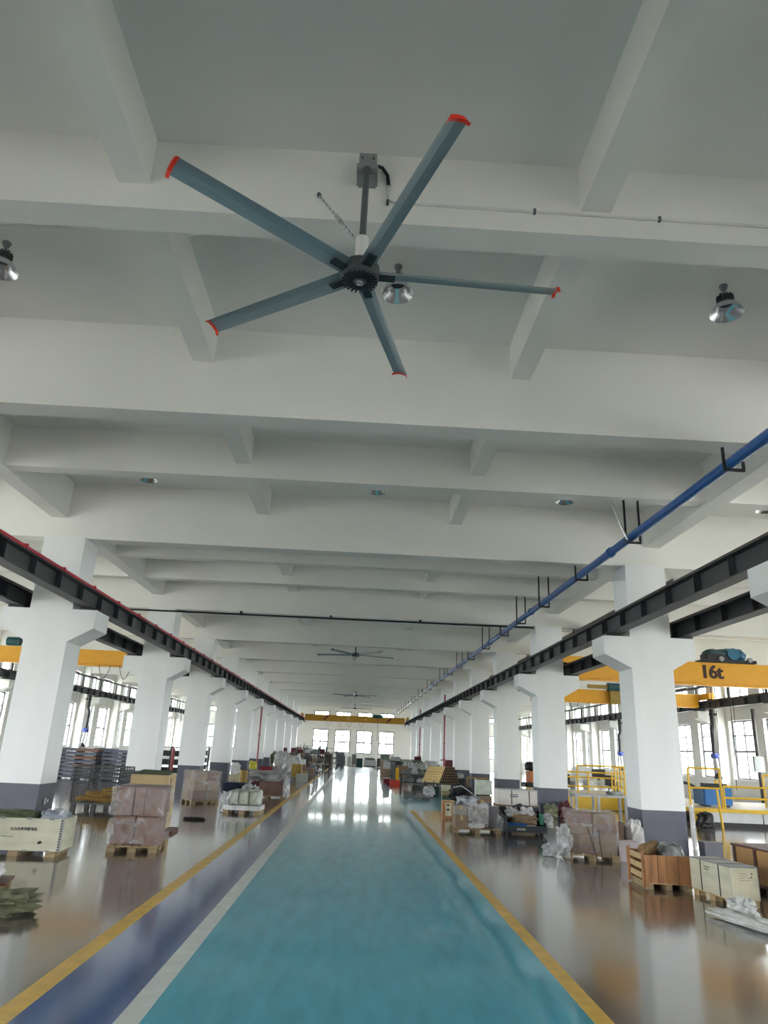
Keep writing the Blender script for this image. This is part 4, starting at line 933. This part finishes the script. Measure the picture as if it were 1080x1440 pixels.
obj('bed', MB().b(-.9, .9, -.4, .4, .05, .6), GREYM, t); obj('slide', MB().b(-.7, .5, -.3, .3, .6, .8), LGREY, t); obj('headstock', MB().b(.5, .9, -.35, .35, .6, 1.0), GMACH, t); obj('plinth', MB().b(-.85, .85, -.35, .35, 0, .05), STEELB, t)
for i, x in enumerate((-.55, -.3, -.05, .2)):
    tag(obj('machine_part', MB().lathe([(0, 0), (.09, 0), (.09, .12), (.05, .14), (0, .14)], n=12), LGREY, loc=(4.0+x, 50.5, .802)), 'pale round casting on the cluttered machine bed, '+['first', 'second', 'third', 'fourth'][i]+' from the left', 'machine part')
lumpy('plastic_bag', 'dark red bag at the foot of the second right column', 'bag', 6.3, 22.35, 0, (.4, .35, .45), MAROON, 75, 0, .3)
lumpy('plastic_bag', 'greenish grey bag beside the dark red one at the second right column', 'bag', 5.85, 22.2, 0, (.35, .3, .36), TARPK, 76, 0, .3)
# ---------------- right aisle platform, railings, machines
t = thing('steel_platform', 'yellow edged steel platform with white skirts in the right aisle', 'platform', (0, 0, 0))
X0, X1, YA, YB = 9.75, 17.2, 21.6, 26.2
obj('deck', MB().b(X0, X1, YA, YB, .42, .47), CREAM, t); obj('edge_beam', MB().b(X0-.02, X1, YA-.05, YA, .39, .49), YEL2, t); obj('edge_beam', MB().b(X0-.05, X0, YA, YB, .39, .49), YEL2, t)
obj('corner_leg', MB().b(X0, X0+.35, YA, YA+.1, .08, .42), YEL2, t)
for i in range(4):
    xa = X0+.42+1.72*i; obj('skirt_panel', MB().b(xa, xa+1.68, YA+.02, YA+.05, .12, .42), SKIRT, t)
obj('plinth', MB().b(X0+.1, X1, YA+.1, YB-.1, 0, .12), STEELB, t)  # black block; its colour stands in for the shaded gap below the skirts
def railing(pts, z, h, label, rails=(1, .62, .3), step=1.2, m=None):
    m = m or YEL2; t = thing('safety_railing', label, 'railing', (0, 0, 0))
    for (xa, ya), (xb, yb) in zip(pts, pts[1:]):
        L = math.hypot(xb-xa, yb-ya); n = max(1, round(L/step))
        for k in range(n+1):
            u = k/n; obj('post', MB().tube([(xa+(xb-xa)*u, ya+(yb-ya)*u, z), (xa+(xb-xa)*u, ya+(yb-ya)*u, z+h)], .032, 8), m, t)
        for f in rails: obj('rail', MB().tube([(xa, ya, z+h*f), (xb, yb, z+h*f)], .028, 8), m, t)
    return t
railing([(9.9, 21.9), (10.85, 21.9)], .47, 1.1, 'taller yellow railing end at the left corner of the near platform', (1, .5))
railing([(10.85, 21.75), (17.0, 21.75)], .47, .62, 'yellow railing along the front of the near platform', (1, .5), 1.55)
railing([(13.1, 23.6), (17.0, 23.6)], .47, .95, 'second yellow railing behind the front one on the near platform', (1, .6), 1.9)
t = thing('leaning_post', 'yellow post standing on the floor before the near platform', 'post', (10.35, 21.0, 0)); obj('post', MB().tube([(0, 0, 0), (-.02, .1, 1.05)], .035, 8), YEL2, t)
t = thing('air_compressor', 'bright blue machine box on the near platform', 'machine', (11.15, 23.0, .47)); obj('housing', MB().b(-.42, .42, -.3, .3, .05, .55), BLUEM, t); obj('side_panel', MB().b(-.52, -.42, -.26, .26, .05, .5), mat('machine_blue_dark', (.008, .08, .2), .4), t)
obj('top_cover', MB().b(-.3, .35, -.2, .2, .55, .66), STEELB, t); obj('hose', MB().tube([(-.5, 0, .5), (-.75, -.05, .62), (-.95, 0, .66)], .04, 8), BLACK, t)
for x in (-.3, .3): obj('foot', MB().b(x-.06, x+.06, -.25, .25, 0, .05), STEELB, t)
t = thing('welder_unit', 'small white unit with black fan on the near platform', 'machine', (13.2, 23.0, .47)); obj('housing', MB().b(-.3, .3, -.2, .2, .03, .33), PLASTW, t); obj('fan_grille', MB().tube([(0.02, -.22, .15), (.02, -.2, .15)], .11, 14), STEELB, t)
for x in (-.2, .2): obj('foot', MB().b(x-.05, x+.05, -.15, .15, 0, .03), STEELB, t)
lumpy('rubber_scrap', 'black bundle under the left corner of the near platform', 'scrap', 10.0, 21.25, 0, (.45, .3, .4), BLACK, 77, 0, .3)
t = thing('casement', 'white window frame leaning against the nearest right column back', 'frame', (7.2, 15.9, 0), R(60))
for x in (-.2, .16): obj('stile', MB().b(x, x+.04, -.03, .03, 0, .85), PLASTW, t)
for z in (0, .4, .81): obj('rail', MB().b(-.16, .16, -.02, .02, z, z+.04), PLASTW, t)
# second lower platform with yellow base between the first and second right columns
t = thing('machine_platform', 'cream decked yellow machine base between the first two right columns', 'platform', (0, 0, 0))
obj('deck', MB().b(7.4, 12.5, 26.4, 32, .38, .43), CREAM, t); obj('side_plate', MB().b(7.4, 12.5, 26.36, 26.4, .02, .42), YEL2, t); obj('end_plate', MB().b(7.36, 7.4, 26.4, 32, .02, .42), YEL2, t); obj('plinth', MB().b(7.5, 12.4, 26.5, 31.9, 0, .38), STEELB, t)
railing([(8.0, 26.6), (10.1, 26.6)], .43, 1.03, 'tall yellow railing on the cream decked base between the right columns', (1,), 2.1)
railing([(8.35, 29.5), (11.2, 29.5)], .43, .75, 'lower yellow railing at the back of the cream decked base', (1, .75, .3), 1.0)
railing([(9.75, 26.75), (10.2, 29.0)], .43, 1.0, 'yellow railing along the right end of the cream decked base', (1, .6, .3), .8)
t = thing('steel_bench', 'light grey steel bench frame before the yellow machine base', 'table', (7.75, 23.6, 0))
obj('bench_top', MB().b(-.85, .9, -.3, .3, .58, .64), LGREY, t)
for x in (-.8, -.1, .75):
    for y in (-.26, .26): obj('leg', MB().b(x-.04, x+.04, y-.03, y+.03, 0, .58), LGREY, t)
lumpy('plastic_bag', 'white and dark bag lying on the light grey bench', 'bag', 8.25, 23.6, .642, (.5, .35, .12), MATS['bag_mixed'], 79, 0, .3)
# office desks behind
for i, (x, y, lab) in enumerate(((9.4, 34.5, 'pale desk with a monitor in the right aisle, left one seen'), (11.8, 35.5, 'pale desk with a monitor in the right aisle, right one seen'))):
    t = thing('office_desk', lab, 'desk', (x, y, 0)); obj('desk_top', MB().b(-.8, .8, -.4, .4, .70, .74), PLYR, t)
    for sx in (-.75, .72): obj('side_panel', MB().b(sx, sx+.03, -.38, .38, 0, .7), LGREY, t)
    m2 = thing('monitor', 'black monitor on the '+('left' if i == 0 else 'right')+' pale desk of the right aisle', 'monitor', (x-.1, y, .74)); obj('screen', MB().b(-.32, .32, -.02, .02, .12, .5), STEELB, m2); obj('stand', MB().b(-.03, .03, -.02, .06, .02, .3), STEELB, m2); obj('foot', MB().b(-.13, .13, -.08, .1, 0, .02), STEELB, m2)
    c_ = thing('office_chair', 'black office chair before the '+('left' if i == 0 else 'right')+' pale desk', 'chair', (x+.1, y-.75, 0)); obj('seat', MB().b(-.24, .24, -.22, .22, .44, .5), STEELB, c_); obj('backrest', MB().b(-.23, .23, -.26, -.2, .55, 1.0), STEELB, c_); obj('back_stem', MB().b(-.03, .03, -.26, -.22, .4, .6), STEELB, c_); obj('stem', MB().tube([(0, 0, .08), (0, 0, .44)], .03, 8), STEELB, c_)
    for k in range(5): obj('leg', MB().b(0, .28, -.02, .02, .0, .08, k*2*PI/5, (0, 0)), STEELB, c_)
# forklift-like orange machine glimpsed between second and third right columns
t = thing('orange_machine', 'black and orange machine glimpsed between second and third right columns', 'machine', (10.3, 41.5, 0)); obj('machine_body', MB().b(-.6, .6, -.5, .5, .3, .9), mat('machine_orange', (.55, .16, .03), .5), t); obj('counterweight', MB().lump((-.3, 0, .9), (.9, .8, .5), 5, amp=.2), STEELB, t); obj('chassis', MB().b(-.9, .9, -.5, .5, .08, .3), STEELB, t)
for x in (-.6, .6): obj('wheel', MB().tube([(x, -.55, .18), (x, -.5, .18)], .18, 12), BLACK, t)
t = thing('yellow_pole', 'slim yellow pole between second and third right columns', 'post', (8.1, 32.6, 0)); obj('pole', MB().tube([(0, 0, 0), (0, 0, 1.55)], .03, 8), YEL2, t)
t = thing('junction_panel', 'small black panel on a post between third and fourth right columns', 'panel', (8.0, 40.5, 0)); obj('panel', MB().b(-.15, .15, -.05, .05, .9, 1.5), STEELB, t); obj('post', MB().b(-.03, .03, -.03, .03, 0, .9), STEELB, t)
# fume arms on the outer columns and a conduit pole
def fume_arm(x, y, s, label):
    t = thing('fume_arm', label, 'extraction arm', (x, y, 0))
    obj('wall_bracket', MB().b(min(-.06*s, .3*s), max(-.06*s, .3*s), .02, .16, 4.0, 4.1), STEELB, t)
    obj('upper_duct', MB().tube([(0, 0, 4.6), (0, 0, 3.5), (s*-.12, -.12, 3.25), (s*-.14, -.2, 2.1)], .095, 10), STEELB, t)
    obj('swivel_joint', MB().lump((s*-.14, -.2, 1.95), (.36, .34, .26), 3, amp=.1), mat('joint_blue', (.03, .05, .30), .4), t)
    obj('lower_duct', MB().tube([(s*-.12, -.22, 1.97), (s*-.08, -.25, 1.3)], .09, 10), LGREY, t)
    obj('hood', MB().lathe([(.09, 1.3), (.2, 1.1), (.2, 1.05), (.085, 1.3)], (s*-.08, -.25, 0), 14), STEELB, t)
fume_arm(17.62, 35.75, 1, 'black fume extraction arm on the outer right wall, nearer of the two')
fume_arm(17.62, 48.6, 1, 'black fume extraction arm with blue joint on the outer right wall, farther of the two')
fume_arm(-17.62, 48.6, -1, 'black fume extraction arm with blue joint on the outer left wall')
t = thing('conduit_pole', 'brown conduit pole with a grey switch box at the right edge', 'pole', (17.6, 31.9, 0)); obj('pole', MB().tube([(0, 0, 0), (0, 0, 4.1)], .07, 10), mat('pole_brown', (.05, .04, .04), .5), t); obj('switch_box', MB().b(-.3, .12, -.25, -.07, 1.45, 2.1), LGREY, t)

# ---------------- more goods along both sides, farther down the hall
for ri, (x, y, w_, h, nm) in enumerate(((-3.3, 52.5, 1.5, 1.25, 'nearest'), (-2.9, 56.5, 1.4, 1.2, 'middle'), (-3.1, 59.3, 1.6, 1.3, 'farthest'))):
    lv = rack(x, y, w_, .7, h, 'low dark rack left of the white line, %s of three behind the trolley tables' % nm, 3, .45)
    for li, z in enumerate(lv):
        for b_ in range(3):
            tag(obj('parts_bin', MB().b(-w_*.12, w_*.12, -.25, .25, 0, random.uniform(.16, .3)), [CARTB, GREYM, MAROON, STEEL, LGREY][(b_*2+li+ri) % 5], loc=(x-w_/2+w_*(b_+.5)/3, y, z)),
                '%s bin from the left on the %s shelf of the %s low dark rack' % (nb[b_], nb[li], nm), 'bin', 'bins on the %s shelf of the %s low rack' % (nb[li], nm))
for x, y, sz, m_, sd, lab in ((-4.6, 47.5, (1.0, .9, 1.3), SILV, 81, 'tall silver wrapped heap behind the white tote on the left'), (-5.2, 50.5, (1.0, .9, 1.25), TARPG, 82, 'dark green covered heap by the seventh left column'),
                              (-4.5, 55.5, (1.1, .9, 1.2), MATS['cover_brown'], 83, 'brown covered heap left of the low dark racks'), (-4.9, 66, (1.0, .9, 1.3), MATS['wrap_dark'], 84, 'dark covered heap between the far left storage racks')):
    lumpy('covered_goods', lab, 'covered goods', x, y, 0, sz, m_, sd, 0, .22, .5, 2.4)
for x, y, z, w_, d_, h, m_, lab in ((3.6, 40.5, 0, .9, .7, .75, STEEL, 'dark steel chest behind the machine parts table'), (4.6, 38.5, 0, .8, .7, .7, GREYM, 'grey steel chest right of the machine parts table'),
                                    (3.0, 46.5, 0, .7, .6, .8, CARTB, 'brown crate behind the yellow post on the right'), (4.6, 45.0, 0, .9, .6, .85, GREYM, 'grey crate against the nearer red riser'),
                                    (2.6, 52.0, 0, .5, .5, .9, GREYM, 'slim grey crate between the beige crate and the machine bed'), (3.2, 58.5, 0, .9, .7, .9, STEEL, 'dark crate before the long pale green machine'),
                                    (4.8, 57.5, 0, .8, .7, 1.0, GMACH, 'green grey crate before the farther red riser'), (4.6, 34.2, 0, .9, .6, .6, STEELB, 'black steel chest behind the heap of yellow tubes')):
    simple_box('goods_crate', lab, 'crate', x, y, z, w_, d_, h, m_)
for x, y, z, sz, m_, sd, lab in ((3.6, 40.5, .752, (.8, .6, .3), SILV, 91, 'silver parts heap on the dark steel chest'), (4.6, 38.5, .702, (.7, .6, .25), MATS['scrap_black'], 92, 'black parts heap on the grey steel chest'),
                                 (4.6, 45.0, .852, (.8, .5, .3), LGREY, 93, 'pale parts heap on the grey crate by the riser'), (3.2, 58.5, .902, (.8, .6, .3), SILV, 94, 'silver parts heap on the dark crate before the green machine'), (4.6, 34.2, .602, (.8, .5, .22), SILV, 95, 'silver scrap on the black steel chest behind the tubes')):
    lumpy('parts_heap', lab, 'scrap', x, y, z, sz, m_, sd, 0, .35, .6, 3.5)
